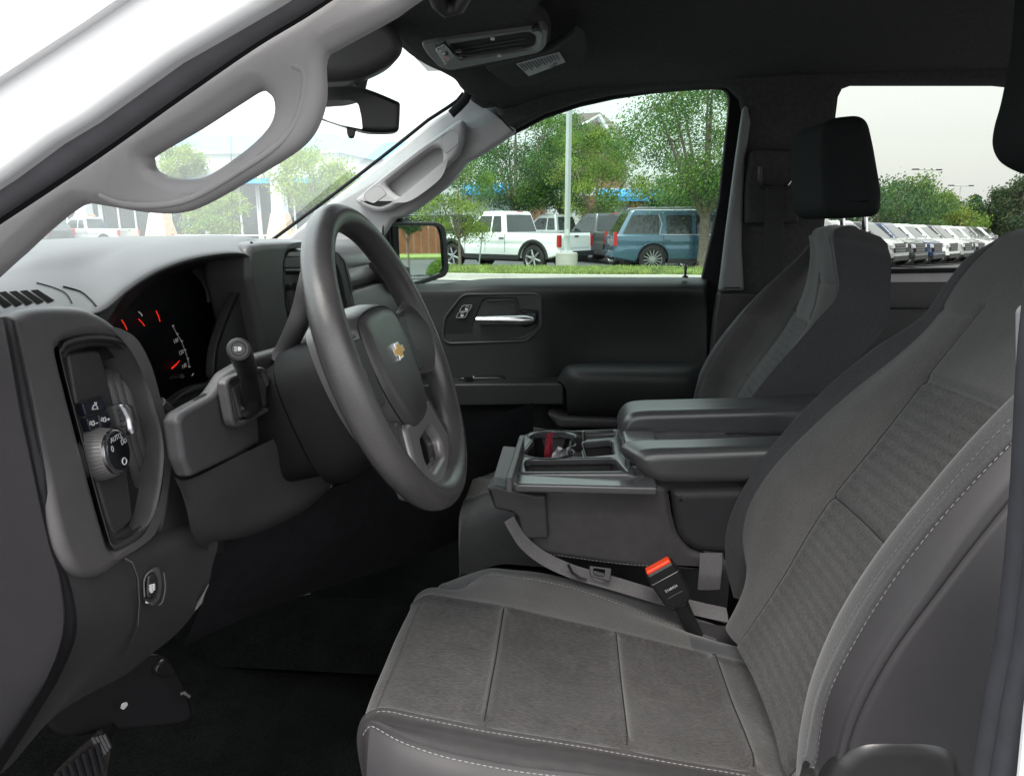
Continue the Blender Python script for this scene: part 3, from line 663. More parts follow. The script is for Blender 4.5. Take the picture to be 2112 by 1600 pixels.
b.tube([X(588, 557, -.447), X(640, 556, -.447)], .0012, M['satin'], 6)
b.plate(PXp(-.442), rc([(680, 513), (694, 518), (708, 534), (716, 560), (735, 658), (722, 658), (704, 575), (695, 548), (680, 540)], 5), [], .03, .005, M['plas2'])
b.tube([X(*p, -.441) for p in [(678, 515), (697, 522), (710, 540), (722, 590), (737, 660)]], .0012, M['plas'], 6)
b.obj('centre_stack', DB)
b = MB()
for i in range(3): b.tube([X(589+i*14, 588-3*i, -.47), X(597+i*14, 600, -.455), X(608+i*14, 655, -.45)], .006, M['plas2'], 8, rb=.0012, upv=(1, 0, 0))
b.tube([X(608, 640, -.446), X(613, 646, -.446)], .0022, M['chrome'], 6)
b.obj('air_vent', DB)
b = MB(); b.plate(PXp(-.452), [(640, 548), (696, 546), (712, 650), (650, 650)], [], .004, .001, M['gloss'])
for q in [(694, 590), (697, 598), (699, 606)]: b.tube([X(*q, -.4505), X(q[0]+2, q[1]+2, -.4505)], .0009, M['mark'], 5)
b.obj('display_screen', DB)

# switch pod at the left end
b = MB()
DN = Vector((math.cos(R(8)), 0, math.sin(R(8)))); pd = Pl(Y(130, 750, -.67), DN)
podo = [(24, 664), (40, 646), (72, 634), (120, 630), (170, 632), (205, 645), (240, 668), (278, 712), (305, 765), (330, 830), (346, 900), (350, 960), (342, 1030), (322, 1085), (300, 1122), (262, 1155), (222, 1184), (190, 1190), (160, 1180), (138, 1150), (118, 1095), (95, 990), (70, 880), (45, 770)]
bzo = [(125, 738), (127, 717), (139, 703), (185, 692), (231, 694), (259, 703), (282, 722), (305, 768), (324, 838), (340, 893), (342, 953), (333, 1023), (319, 1073), (296, 1101), (245, 1131), (231, 1127), (224, 1111), (199, 1023), (162, 884)]
b.plate(pd, sm(podo, 4), [sm(bzo, 4)], .10, .009, M['plas'], k=.008, res=8)
b.obj('switch_pod', DB, label='rounded housing round the headlight switches and side vent')
bz_in = [Vector(p).lerp(Vector((228, 915)), .085) for p in bzo]
b = MB(); cb = Vector((228, 915)); LB = lambda f, k: [pd.U(*Vector(p).lerp(cb, f), k) for p in sm(bzo, 4)]
b.loft([LB(-.09, -.006), LB(-.02, -.002), LB(-.01, .004), LB(.0, .0065), LB(.03, .0068), LB(.045, .003), LB(.055, -.003), LB(.06, -.004), LB(.085, -.003), LB(.10, -.006), LB(.11, -.030)], M['plas2'], True, False)
b.obj('pod_bezel', DB)
b = MB(); b.plate(pd, sm(bzo, 4), [rc([(210, 738), (275, 738), (312, 850), (322, 960), (300, 1000), (280, 1008), (260, 930)], 14)], .01, .002, M['blk'], k=-.018)
b.plate(pd, sm([tuple(Vector(p).lerp(cb, .12)) for p in bzo], 4), [], .004, 0, M['blk'], k=-.052)
b.plate(pd, rc([(140, 728), (206, 722), (218, 760), (262, 960), (276, 1070), (238, 1108), (226, 1080), (168, 890)], 10), [], .008, .003, M['plas2'], k=-.010)
b.obj('switch_panel', DB)
VT = MB()
for i, (x0, x1) in enumerate([(214, 278), (229, 292), (246, 304)]):
    pts = [pd.U(x0-4, 762+i*2, -.04), pd.U(x0+4, 775, -.024), pd.U(x0+(x1-x0)*.4, 850, -.018), pd.U(x0+(x1-x0)*.8, 940, -.018), pd.U(x1+2, 1000-i*8, -.03)]
    VT.tube([Vector(p) for p in sm(pts, 4, False)], .0060, M['plas'], 8, rb=.0028, upv=DN)
VT.obj('air_vent', DB, label='side vent with three upright blades')
b = MB(); b.plate(pd, rc([(236, 836), (256, 830), (276, 832), (288, 870), (286, 894), (262, 898), (248, 880)], 6), [], .02, .004, M['plas2'], k=.006)
b.plate(pd, rc([(251, 833), (263, 831), (274, 842), (279, 862), (288, 874), (286, 893), (277, 897), (271, 886), (266, 862), (258, 846)], 4), [], .016, .004, M['chromer'], k=.012)
for i in range(4):
    for j in range(4): c = pd.U(246+i*5+j*2.2, 846+j*11, .0065); b.box(c, (.0012, .0012, .0012), M['blk'])
b.obj('vent_slider', DB)
for q, t in [([(170, 832), (214, 818), (222, 844), (178, 858)], 0), ([(179, 862), (201, 855), (207, 884), (188, 890)], 1), ([(203, 854), (226, 847), (232, 876), (209, 884)], 2)]:
    b = MB(); b.plate(pd, rc(q, 4), [], .008, .0018, mat('blue black switch cap', (.012, .013, .022), .35, cn=(60, .05)), k=-.002)
    c = Vector((sum(p[0] for p in q)/4, sum(p[1] for p in q)/4)); kk = -.0012
    P_ = lambda dx, dy: pd.U(c.x+dx, c.y+dy, kk)
    if t == 0: b.tube([P_(-5, 3), P_(-3, -2), P_(2, -3), P_(5, 2), P_(6, 5), P_(-6, 6), P_(-5, 3)], .0006, M['mark'], 5); b.tube([P_(0, -3), P_(-1, -8), P_(3, -8), P_(2, -3)], .0006, M['mark'], 5)
    else:
        b.tube([P_(-4, 4), P_(-5, -2), P_(-1, -5), P_(1, 0), P_(0, 4), P_(-4, 4)], .0006, M['mark'], 5)
        for j in (-3, 0, 3): b.tube([P_(-9, j), P_(-6, j-1)], .0005, M['mark'], 5)
        b.tube([P_(4, 0), P_(8, -1)], .0006, M['mark'], 5)
        if t == 2: b.tube([P_(6, -3), P_(6, 2)], .0006, M['mark'], 5)
    b.obj('switch_button', DB)
b = MB(); b.plate(pd, rc([(165, 830), (216, 814), (236, 880), (196, 906), (184, 888)], 6), [], .008, .002, M['plas2'], k=-.005); b.obj('button_surround', DB)
# round headlight knob
kc = pd.U(243, 931, .012); ax = DN; back = pd.U(216, 934, -.012)
axis = (kc-back).normalized()
b = MB(); rr = .0205
axis = (DN + Vector((0, .10, 0))).normalized(); back = kc-axis*.022
b.tube([back, back+axis*.004, back+axis*.013, kc-axis*.002], [rr*1.14, rr*1.16, rr*1.05, rr*.98], M['satin'], 36)
for i in range(40):
    a = i*math.pi/20; e1 = axis.cross(Vector((0, 0, 1))).normalized(); e2 = axis.cross(e1); d_ = e1*math.cos(a)+e2*math.sin(a)
    b.tube([back+axis*.006+d_*rr*1.15, kc-axis*.004+d_*rr*1.02], .0005, M['satin'], 4)
kb = b.obj('headlight_knob', DB, label='round headlight knob')
b = MB(); b.tube([kc-axis*.003, kc-axis*.0005, kc+axis*.0005], [rr*.99, rr*.97, rr*.90], M['chrome'], 36); b.obj('knob_ring', kb)
pkk = Pl(kc, axis)
b = MB(); b.tube([kc-axis*.002, kc+axis*.0014], [rr*.84, rr*.82], M['gloss'], 36)
b.text('AUTO', pkk, .0, .0125, .0066, M['mark'], k=.0017)
b.text('0', pkk, -.0095, .005, .0085, M['mark'], k=.0017); b.text('DD', pkk, .0105, .006, .0066, M['mark'], k=.0017); b.text('D', pkk, .009, .0125*.95-.003+.001, .004, M['mark'], k=.0017)
b.tube([pkk.at(.006*math.cos(t)*.6+.003, -.0105+.003*math.sin(t), .0017) for t in [i*math.pi/5 for i in range(11)]], .0006, M['mark'], 4, cap=False)
b.obj('knob_face', kb)
# top side vent
b = MB()
pvn = [Z(p[0], p[1], 1.452) for p in [(-40, 610), (62, 596), (116, 620), (116, 630), (22, 645), (-40, 648)]]
pvt = Pl(X(60, 620, -.47), (.30, 0, 1), (0, -1, 0))
zz = pvt
for i in range(5):
    x = -26+i*22; q_ = [Vector(p) for p in ((x, 606-i*1.6), (x+15, 603-i*1.2), (x+50, 630-i*2.4), (x+36, 636-i*2.6))]; gg = []
    for a in range(9):
        r_ = [hit(DTB, *(q_[0].lerp(q_[3], a/8).lerp(q_[1].lerp(q_[2], a/8), c/2))) for c in range(3)]
        if all(r_): gg.append(r_)
    if len(gg) > 2: Surf(gg).build(b, 1, 1, mat('vent slot shadow gap', (.004, .004, .004), .9, spec=.05, cn=(50, .05)) if i == 0 else b.mats[0])
b.obj('demister_vent', DB, label='slotted vent on the dash top corner')
b = MB(); b.tube([q for q in [hit(DTB, p[0], p[1]) for p in sm([(75, 584), (110, 594), (135, 606), (148, 626)], 4, False)] if q], .0005, M['blkm'], 6)
b.tube([q for q in [hit(DTB, p[0], p[1]) for p in sm([(130, 592), (165, 602), (185, 618), (198, 632)], 4, False)] if q], .0008, M['blkm'], 6)
b.obj('dash_seam', DB)
# end cap facing the door opening and lower left fascia
def S(rows): return [[Y(*p) for p in r] for r in rows]
b = MB()
rows = [[(-330, 660, -.735), (-120, 660, -.737), (-20, 655, -.737), (12, 655, -.733), (32, 664, -.722), (10, 665, -.67), (60, 700, -.58)],
        [(-330, 730, -.735), (-120, 730, -.74), (0, 718, -.74), (25, 716, -.735), (44, 716, -.722), (30, 716, -.67), (80, 750, -.58)],
        [(-330, 850, -.735), (-120, 850, -.74), (20, 850, -.74), (50, 850, -.735), (72, 850, -.722), (60, 850, -.67), (120, 850, -.58)],
        [(-330, 1000, -.735), (-120, 1000, -.74), (50, 1000, -.74), (80, 1000, -.735), (102, 1000, -.722), (100, 1000, -.66), (200, 1010, -.56)],
        [(-330, 1120, -.735), (-120, 1120, -.74), (75, 1120, -.74), (106, 1120, -.735), (130, 1120, -.72), (190, 1125, -.69), (430, 1090, -.53)],
        [(-330, 1200, -.735), (-120, 1200, -.74), (95, 1200, -.74), (132, 1205, -.735), (165, 1208, -.718), (262, 1175, -.66), (437, 1170, -.53)],
        [(-330, 1300, -.735), (-120, 1300, -.74), (100, 1300, -.74), (140, 1300, -.733), (180, 1290, -.712), (280, 1260, -.65), (415, 1240, -.53)],
        [(-330, 1400, -.735), (-120, 1400, -.74), (70, 1400, -.74), (110, 1390, -.73), (150, 1375, -.70), (252, 1330, -.65), (370, 1300, -.55)],
        [(-330, 1500, -.735), (-120, 1500, -.74), (20, 1490, -.735), (58, 1478, -.72), (98, 1460, -.69), (190, 1400, -.66), (310, 1350, -.58)],
        [(-330, 1680, -.735), (-200, 1660, -.735), (-80, 1640, -.73), (-30, 1610, -.71), (20, 1580, -.68), (120, 1470, -.67), (260, 1390, -.60)]]
Surf(S(rows)).build(b, 5, 5, lambda u, v: M['plas2'] if v > 3.6 else M['fasc'], flip=True)  # one skin split by facing: light and shade put into its colours
b.obj('lower_fascia', DB, label='dark end of the dashboard beside the open door')
b = MB(); b.tube([Y(p[0], p[1], yy) for (p, yy) in zip([(255, 1150), (272, 1160), (283, 1190), (286, 1240), (283, 1290), (268, 1330), (255, 1360)], [-.67, -.667, -.662, -.655, -.65, -.65, -.65])], .0011, M['blk'], 6)
b.tube([Y(p[0]-1.5, p[1], yy-.001) for (p, yy) in zip([(258, 1150), (275, 1160), (286, 1190), (289, 1240), (286, 1290)], [-.67, -.667, -.662, -.655, -.65])], .0005, M['plas'], 6)
b.obj('fascia_seam', DB)
b = MB(); pr_ = Pl(Y(315, 1215, -.635), (.86, -.35, .2))
b.plate(pr_, rc([(300, 1185), (322, 1166), (334, 1170), (338, 1205), (334, 1235), (318, 1252), (302, 1240)], 7), [], .008, .003, M['plas2'], k=.002)
b.plate(pr_, rc([(305, 1188), (320, 1178), (328, 1200), (326, 1224), (308, 1238), (303, 1226)], 6), [], .006, .002, M['blk'], k=.005)
l = [(298, 1230), (297, 1200), (303, 1184), (314, 1175)]; b.tube([pr_.U(*p, .003) for p in sm(l, 4, False)], .0007, M['satin'], 6)
l = [(338, 1180), (341, 1210), (336, 1238), (328, 1248)]; b.tube([pr_.U(*p, .003) for p in sm(l, 4, False)], .0006, M['plas'], 6)
b.tube([pr_.U(302, 1240, .006), pr_.U(310, 1238, .007), pr_.U(320, 1230, .006)], .0012, M['blk'], 6); b.tube([pr_.U(301, 1241, .006), pr_.U(305, 1242, .006)], .0010, M['mark'], 6)
for dx, dy in [(-3, -4), (2, -5), (-3, 2), (2, 1), (-2, 6)]: b.box(pr_.U(314+dx, 1212+dy, .0055), (.003, .002, .003), M['mark'])
b.obj('brake_release', DB, label='parking brake release tab')
# column cover shelf, stalk seat
b = MB()
b.plate(PXp(-.405), rc([(344, 1040), (352, 960), (350, 900), (346, 862), (360, 846), (384, 850), (384, 930), (410, 985), (440, 1095), (446, 1130), (437, 1180), (420, 1200), (330, 1200), (285, 1165), (312, 1128), (334, 1085)], 6), [], .008, .003, M['plas2'])
b.plate(PXp(-.365), rc([(368, 868), (378, 850), (398, 838), (440, 815), (452, 800), (472, 768), (530, 733), (604, 712), (660, 680), (690, 720), (690, 860), (612, 880), (500, 935), (395, 985), (380, 950)], 8), [], .018, .006, M['plas'])
b.obj('column_surround', DB)
b = MB(); b.tube([X(*p, -.375) for p in [(366, 900), (367, 868), (378, 846), (410, 828), (452, 800), (462, 790)]], .007, M['blkm'], 10, rb=.004); b.tube([X(*p, -.415) for p in [(363, 940), (360, 900), (352, 850), (330, 830)]], .006, M['plas2'], 10); b.obj('tray_lip', DB)  # black tube draws the shadow slot along the tray lip
b = MB(); pe_ = PXp(-.350)
es = [(467, 790), (474, 778), (490, 772), (541, 756), (550, 760), (574, 836), (570, 842), (497, 881), (485, 880), (480, 868)]
esi = [(474, 792), (480, 784), (493, 779), (537, 765), (544, 768), (566, 832), (562, 836), (498, 870), (490, 869), (487, 860)]
b.plate(pe_, rc(es, 8), [rc(esi, 7)], .012, .0035, M['plas'])
b.plate(PXp(-.356), esi, [], .006, .001, M['plas'])
b.plate(PXp(-.353), rc([(480, 796), (543, 776), (562, 830), (497, 864)], 6), [], .008, .002, M['plas'])
b.obj('stalk_surround', DB)
# knee bolster
b = MB()
rows = [[(360, 985, -.60), (395, 987, -.575), (500, 936, -.50), (600, 890, -.42), (690, 868, -.34), (800, 850, -.2)],
        [(372, 1010, -.60), (405, 1010, -.575), (508, 965, -.50), (610, 922, -.42), (700, 895, -.34), (800, 870, -.2)],
        [(385, 1050, -.60), (422, 1055, -.575), (520, 1030, -.49), (620, 985, -.41), (700, 945, -.34), (800, 900, -.2)],
        [(395, 1095, -.60), (432, 1100, -.565), (525, 1085, -.48), (630, 1035, -.40), (700, 980, -.33), (800, 930, -.2)],
        [(420, 1130, -.57), (440, 1118, -.53), (525, 1100, -.44), (630, 1050, -.36), (700, 990, -.30), (800, 940, -.15)],
        [(460, 1140, -.45), (470, 1100, -.42), (540, 1070, -.36), (640, 1020, -.28), (700, 980, -.2), (800, 930, -.1)]]
Surf(S(rows)).build(b, 5, 5, M['plas2'], flip=True)
b.obj('knee_bolster', DB)
# keyhole ring, lower switches and under dash parts
b = MB(); b.plate(PXp(-.40), rc([(640, 930), (720, 900), (760, 1000), (720, 1060), (650, 1070), (630, 1000)], 14), [], .06, .012, M['blk'])
b.tube([X(*p, -.385) for p in sm([(684, 972), (689, 985), (685, 1000), (676, 1010), (668, 1013)], 4, False)], [.0006]+[.0022]*15+[.0006], M['chrome'], 8)
b.obj('ignition_surround', DB)
b = MB(); pq = Pl(X(770, 985, -.36), (.8, -.2, -.25))
b.plate(pq, rc([(728, 962), (750, 952), (800, 965), (806, 985), (792, 1012), (775, 1018), (748, 990)], 8), [], .03, .006, mat('teal black plastic', (.02, .026, .026), .3, cn=(60, .05)))
b.plate(pq, rc([(757, 968), (790, 968), (802, 988), (782, 1012), (768, 1000)], 4), [], .01, .003, M['blk'], k=.004)
for a_, c_ in [((760, 968), (764, 972)), ((771, 980), (774, 984)), ((777, 974), (784, 976)), ((778, 980), (785, 981))]: b.tube([pq.U(*a_, .0045), pq.U(*c_, .0045)], .0012, M['mark'], 5)
b.obj('lower_switches', DB)

b = MB()
b.tube([Y(430, 1205, -.54), Y(420, 1225, -.54), Y(413, 1240, -.54), Y(402, 1258, -.54)], [.0006, .0012, .0030, .0008], M['satin'], 8); b.obj('bonnet_release', DB)  # satin sliver drawn for a glint under the dash edge
b = MB(); Surf(S([[(420, 1110, -.45), (700, 1000, -.25), (900, 900, .1), (1100, 830, .5)], [(430, 1200, -.42), (700, 1120, -.2), (900, 1000, .1), (1100, 900, .5)], [(380, 1330, -.38), (600, 1235, -.2), (860, 1150, .1), (1100, 1040, .5)]])).build(b, 4, 4, M['blkm'], flip=True)  # black sheet put in for the shade under the dash
b.obj('firewall_trim', T, label='black sheet standing for the shade below the dashboard')
b = MB(); b.tube([Y(560, 1237, .0), Y(640, 1224, .0)], .0012, M['plas'], 6); b.obj('footwell_edge', T); b = MB(); b.tube([Y(700, 1060, -.15), Y(690, 1080, -.15), Y(600, 1180, -.15)], .0015, M['plas2'], 6); b.obj('footwell_edge', T)

# shifter on the column
b = MB(); sp = [X(575, 745, -.36), X(590, 720, -.35), X(612, 672, -.33), X(626, 630, -.32), X(640, 570, -.31), X(660, 500, -.31)]
b.tube([Vector(p) for p in sm(sp, 4, False)], .0125, M['plas2'], 14); b.obj('gear_lever', T, label='column gear lever behind the wheel')

# ================================================================== STEERING WHEEL
UPW = Vector((-.36, 0, .933)).normalized(); WN = Vector((0, -1, 0)).cross(UPW).normalized()
if WN.x < 0: WN = -WN
WC = Vector((-.209, -.40, 1.344)); RW = .1745
SW = empty('steering_wheel', T, label='black steering wheel with a gold and chrome emblem on its hub')
pw = Pl(WC, WN, (0, 1, 0))     # e1 to the passenger side
if pw.e2.z < 0: pw = Pl(WC, WN, (0, -1, 0))
E1, E2 = pw.e1, pw.e2
b = MB(); n1, n2 = 96, 20; vs = []; fs = []
for i in range(n1):
    t = 2*math.pi*i/n1; d_ = E1*math.cos(t)+E2*math.sin(t)
    th = .0163+.0014*(abs(math.cos(t))**6)
    for j in range(n2):
        a = 2*math.pi*j/n2; vs.append(WC+d_*(RW+th*math.cos(a))+WN*(th*1.06*math.sin(a)))
for i in range(n1):
    for j in range(n2): fs.append((i*n2+j, ((i+1) % n1)*n2+j, ((i+1) % n1)*n2+(j+1) % n2, i*n2+(j+1) % n2))
b.add(vs, fs, M['rim']); b.obj('rim', SW)
b = MB()
hub = sm([(-.088, .045), (-.075, .066), (-.03, .074), (.03, .074), (.075, .066), (.088, .045), (.092, .0), (.082, -.045), (.060, -.082), (.03, -.095), (-.03, -.095), (-.060, -.082), (-.082, -.045), (-.092, 0)], 4)
def ring(sc, k, dy=0): return [pw.at(p[0]*sc, (p[1]+.02)*sc-.02+dy, k) for p in hub]
b.loft([ring(1.0, -.06), ring(1.0, -.034), ring(.99, -.026), ring(.95, -.014), ring(.88, -.004), ring(.80, .002), ring(.70, .0045), ring(.45, .0065), ring(.05, .007)], M['rim'])
b.obj('hub', SW)
b = MB(); l = ring(.885, -.0042); b.tube(l+[l[0]], .0008, M['blkm'], 6, cap=False); b.obj('hub_seam', SW)
b = MB(); rg = sm([(-.058, .03), (-.04, .048), (.04, .048), (.058, .03), (.06, -.03), (.045, -.085), (-.045, -.085), (-.06, -.03)], 4)
b = None
# emblem: a slanted cross-shaped badge
bow = [(-.024, -.0045), (-.009, -.0045), (-.0105, -.0095), (.0085, -.0095), (.0100, -.0045), (.026, -.0045), (.024, .0045), (.009, .0045), (.0105, .0095), (-.0085, .0095), (-.0100, .0045), (-.026, .0045)]
ek = .0085
ec = pw.loc(pw.U(822, 723, ek))
b = MB(); b.plate(pw, [(ec[0]+p[0]*.92, ec[1]+p[1]*1.1) for p in bow], [], .005, .001, M['chrome'], k=ek+.001, local=True)
b.plate(pw, [(ec[0]+p[0]*.78, ec[1]+p[1]*.8) for p in bow], [], .004, .0008, M['gold'], k=ek+.0019, local=True); b.obj('emblem', SW)
for sgn in (1, -1):
    b = MB()
    g = []
    for k, (f0, th) in enumerate([(0, .008), (.35, .008), (.7, .010), (1, .013)]):
        x = sgn*(.080+(.172-.080)*f0); hi = .052-.004*f0*0+(.012*max(0, f0-.6)/.4); lw = -.048-(.004*f0)
        if f0 == .35: hi, lw = .046, -.044
        g.append([pw.at(x, lw+(hi-lw)*(.5-.5*math.cos(a))*1.0 if False else (hi+lw)/2+(hi-lw)/2*math.cos(a), th*math.sin(a)*1.3-.018*(1-f0)) for a in [2*math.pi*i/20 for i in range(20)]])
    b.loft(g, M['rim']); b.obj('spoke', SW)
    b = MB(); b.plate(pw, rc([(sgn*.082, .040), (sgn*.132, .040), (sgn*.146, .020), (sgn*.140, -.012), (sgn*.118, -.036), (sgn*.088, -.036)], .006), [], .010, .003, M['plas2'], k=-.002, local=True)
    l = [(sgn*.095, .044), (sgn*.136, .045), (sgn*.151, .022), (sgn*.144, -.014)]; b.tube([pw.at(p[0], p[1], -.004) for p in sm(l, 5, False)], .0022, M['rim'], 8); b.obj('spoke_panel', SW)
# lower twin spoke in satin silver
b = MB()
outl = [(-.065, -.070), (.065, -.070), (.080, -.100), (.094, -.128), (.102, -.146), (.05, -.172), (-.05, -.172), (-.102, -.146), (-.094, -.128), (-.080, -.100)]
hl = [(-.032, -.100), (.032, -.100), (.046, -.124), (.034, -.142), (-.034, -.142), (-.046, -.124)]
b.plate(pw, rc(outl, .008), [rc(hl, .008)], .022, .007, M['satin'], k=-.001, local=True, res=5)
b.obj('lower_spoke', SW, label='satin silver lower spoke')
b = MB(); b.plate(pw, rc([(-.085, -.06), (.085, -.06), (.122, -.135), (.05, -.176), (-.05, -.176), (-.122, -.135)], .008), [rc(hl, .008)], .018, .006, M['rim'], k=-.006, local=True); b.obj('spoke_backing', SW)
# column shroud
b = MB(); loops = []
for d_, ra, rbb, off in [(.018, .045, .05, -.01), (.03, .058, .066, -.02), (.045, .060, .078, -.028), (.08, .062, .086, -.032), (.105, .063, .090, -.034), (.126, .061, .087, -.032), (.133, .052, .076, -.03), (.24, .045, .06, -.03)]:
    o = WC-WN*d_
    loops.append([o+E1*(ra*(abs(math.cos(a))**.65)*math.copysign(1, math.cos(a)))+E2*(off+rbb*(abs(math.sin(a))**.65)*math.copysign(1, math.sin(a))) for a in [2*math.pi*i/32 for i in range(32)]])
b.loft(loops, M['shr']); b.obj('column_shroud', T, label='steering column shroud')
b = MB(); b.tube([WC-WN*.08-E2*.01, WC-WN*.04], [.04, .035], M['blk'], 20); b.obj('column_boss', T)
# turn signal stalk
b = MB(); s0, s1 = X(520, 832, -.345), X(512, 770, -.325); s2 = X(500, 738, -.305); s3 = X(492, 720, -.292)
b.tube([s0+Vector((-.01, 0, -.006)), s0, s0.lerp(s1, .25), s0.lerp(s1, .4)], [0.01260, 0.01155, 0.00980, 0.00805], M['blk'], 20)
b.tube([s0.lerp(s1, .3), s1, s1.lerp(s2, .3)], [0.00945, 0.00910, 0.00910], M['blk'], 18)
b.tube([s1.lerp(s2, .1), s1.lerp(s2, .2), s2, s2.lerp(s3, .1), s2.lerp(s3, .25)], [0.00924, 0.01036, 0.01036, 0.01036, 0.00875], M['blk'], 20)
b.tube([s2.lerp(s3, .2), s2.lerp(s3, .25), s2.lerp(s3, .9), s3], [0.00840, 0.01064, 0.01064, 0.00980], M['blk'], 20)
st = b.obj('signal_stalk', T, label='black turn signal stalk with a headlamp symbol on its end')
b = MB(); dd = (s3-s2).normalized(); dd2 = (CAM-s3).normalized(); dd = (dd*.55+dd2*.45).normalized()
b.tube([s3-dd*.006, s3+dd*.0002, s3+dd*.0022], [.0102, .0102, .0083], M['plas2'], 24); ps = Pl(s3+dd*.0022, dd)
b.tube([ps.at(.0062*math.cos(t), .0062*math.sin(t), .0001) for t in [i*math.pi/12 for i in range(25)]], .0005, M['blk'], 5, cap=False)
b.plate(ps, rc([(-.0006, -.0019), (.0019, -.0018), (.0029, 0), (.0019, .0018), (-.0006, .0019)], .0007), [], .0008, 0, M['mark'], k=.0006, local=True)
for j in range(4): b.tube([ps.at(-.0012, -.0017+.0011*j, .0004), ps.at(-.0036, -.0017+.0011*j, .0004)], .00035, M['mark'], 5)
b.obj('stalk_button', st)

# ================================================================== CENTRE CONSOLE
CC = empty('centre_console', T, label='folded down centre console with cup holders and padded lid')
pz = Pl((0, 0, 1.103), (0, 0, 1), (1, 0, 0))
tray = rc([(1052, 998), (1058, 950), (1067, 915), (1082, 894), (1102, 889), (1262, 884), (1320, 882), (1345, 935), (1350, 985), (1358, 1005)], [16, 8, 10, 10, 8, 4, 4, 4, 4, 6])
cup = []
for (cx_, cy_, rx, ry, a0, a1) in [(1139, 903, 46, 14, 150, 385)]: pass
def arcp(cx_, cy_, rx, ry, a0, a1, n=14): return [(cx_+rx*math.cos(R(a0+(a1-a0)*i/n)), cy_-ry*math.sin(R(a0+(a1-a0)*i/n))) for i in range(n+1)]
cupo = arcp(1139, 900, 46, 11.5, -40, 215, 18)+arcp(1131, 931, 50, 12.5, 150, 395, 18)
h1 = rc([(1081, 950), (1096, 946), (1266, 943), (1292, 972), (1284, 977), (1088, 978)], 7)
h2 = rc([(1203, 912), (1262, 907), (1266, 936), (1212, 941)], 5); h3 = rc([(1204, 889), (1268, 886), (1266, 900), (1206, 905)], 4)
b = MB()
b.plate(pz, tray, [cupo, h1, h2, h3], .014, .004, M['tray'], res=5)
def well(mb, hole_, depth, sh, m):
    top = [pz.U(p[0], p[1], -.004) for p in hole_]; c = sum(top, Vector())/len(top); dz = Vector((0, 0, -1))
    l1 = [c.lerp(p, .97)+dz*.006 for p in top]; l2 = [c.lerp(p, sh)+dz*depth for p in top]; l3 = [c.lerp(p, sh*.8)+dz*(depth+.003) for p in top]
    mb.loft([top, l1, l2, l3, [c+dz*(depth+.003)]*len(top)], m, True, False)
b.obj('tray_top', CC, label='console tray top with two cup holders')
for h_, d_, s_ in [(h1, .035, .9), (h2, .05, .9), (h3, .05, .9), (cupo, .07, .86)]:
    b = MB(); well(b, h_, d_, s_, M['plas2'] if h_ is not cupo else M['blk']); b.obj('cup_holder' if h_ is cupo else 'tray_pocket', CC)
b = MB(); l = cupo
for e in (cupo,): b.tube([Vector(p)+Vector((0, 0, .0003)) for p in [pz.U(Vector(q).lerp(Vector((1135, 915)), -.12).x, Vector(q).lerp(Vector((1135, 915)), -.12).y) for q in e+[e[0]]]], .0009, M['blk'], 5, cap=False)
c = [pz.U(*p, -.034) for p in [(1208, 968), (1214, 962), (1240, 962), (1250, 970)]]; b.tube(c, .0012, M['plas'], 6); b.obj('cup_ring', CC)
# skirt of the tray
b = MB(); g = []
sk = [[(1056, 905), (1052, 945), (1050, 985), (1054, 1003), (1075, 1008), (1200, 1006), (1330, 1000), (1358, 1004)], [(1050, 915), (1049, 950), (1050, 996), (1060, 1011), (1090, 1015), (1200, 1013), (1330, 1005), (1358, 1006)]]
b.plate(PY(-.135), rc([(1054, 985), (1064, 976), (1296, 975), (1360, 1006), (1340, 1010), (1120, 1021), (1062, 1016), (1052, 1008)], 7), [], .014, .006, M['tray'], res=6)
b.plate(PY(.125), [(1072, 900), (1330, 894), (1330, 930), (1072, 936)], [], .01, .002, M['plas'])
b.plate(PXp(-.078), [(1057, 985), (1082, 899), (1082, 930), (1057, 1014)], [], .01, .003, M['plas'])
b.obj('tray_skirt', CC)
b = MB(); b.plate(PY(-.128), rc([(1062, 1010), (1360, 1000), (1378, 1008), (1386, 1060), (1398, 1102), (1425, 1135), (1460, 1146), (1455, 1182), (1340, 1176), (1250, 1164), (1130, 1147), (1096, 1134), (1088, 1110), (1060, 1080)], 8), [], .026, .012, M['cvin'], res=6)
b.plate(PY(.10), [(1080, 960), (1330, 950), (1380, 1060), (1100, 1080)], [], .02, .004, M['vin'])
b.box(((Y(1090, 1100, -.12).x+Y(1450, 1100, -.12).x)/2, 0, .985), (.32, .2, .02), M['blk'])
b.obj('side_panel', CC)
b = MB(); stitches(b, [Y(p[0], p[1], -.1295) for p in sm([(1118, 1140), (1160, 1146), (1230, 1156), (1290, 1163), (1350, 1167)], 4, False)], M['thread']); b.obj('stitching', CC); b = MB()
stitches(b, [Y(p[0], p[1], -.1295) for p in sm([(1378, 1020), (1383, 1060), (1393, 1100), (1400, 1118)], 4, False)], M['threadd']); b.obj('stitching', CC)
b = MB(); b.plate(PY(-.145), rc([(1004, 1006), (1020, 1001), (1100, 1021), (1126, 1022), (1131, 1112), (1078, 1112), (1068, 1066), (1056, 1056), (1020, 1050)], [3, 3, 3, 6, 6, 6, 5, 5, 8]), [], .045, .005, M['plas2']); b.plate(PY(-.105), rc([(1012, 1000), (1060, 1004), (1060, 1060), (1020, 1044)], 3), [], .22, .005, M['plas']); b.obj('front_latch', CC)
b = MB(); b.plate(PY(-.133), rc([(1384, 1018), (1394, 1011), (1560, 1008), (1600, 1010), (1600, 1150), (1490, 1146), (1438, 1141), (1408, 1122), (1396, 1098), (1388, 1050)], 12), [], .26, .016, M['vin'], res=7); b.obj('storage_bin', CC)
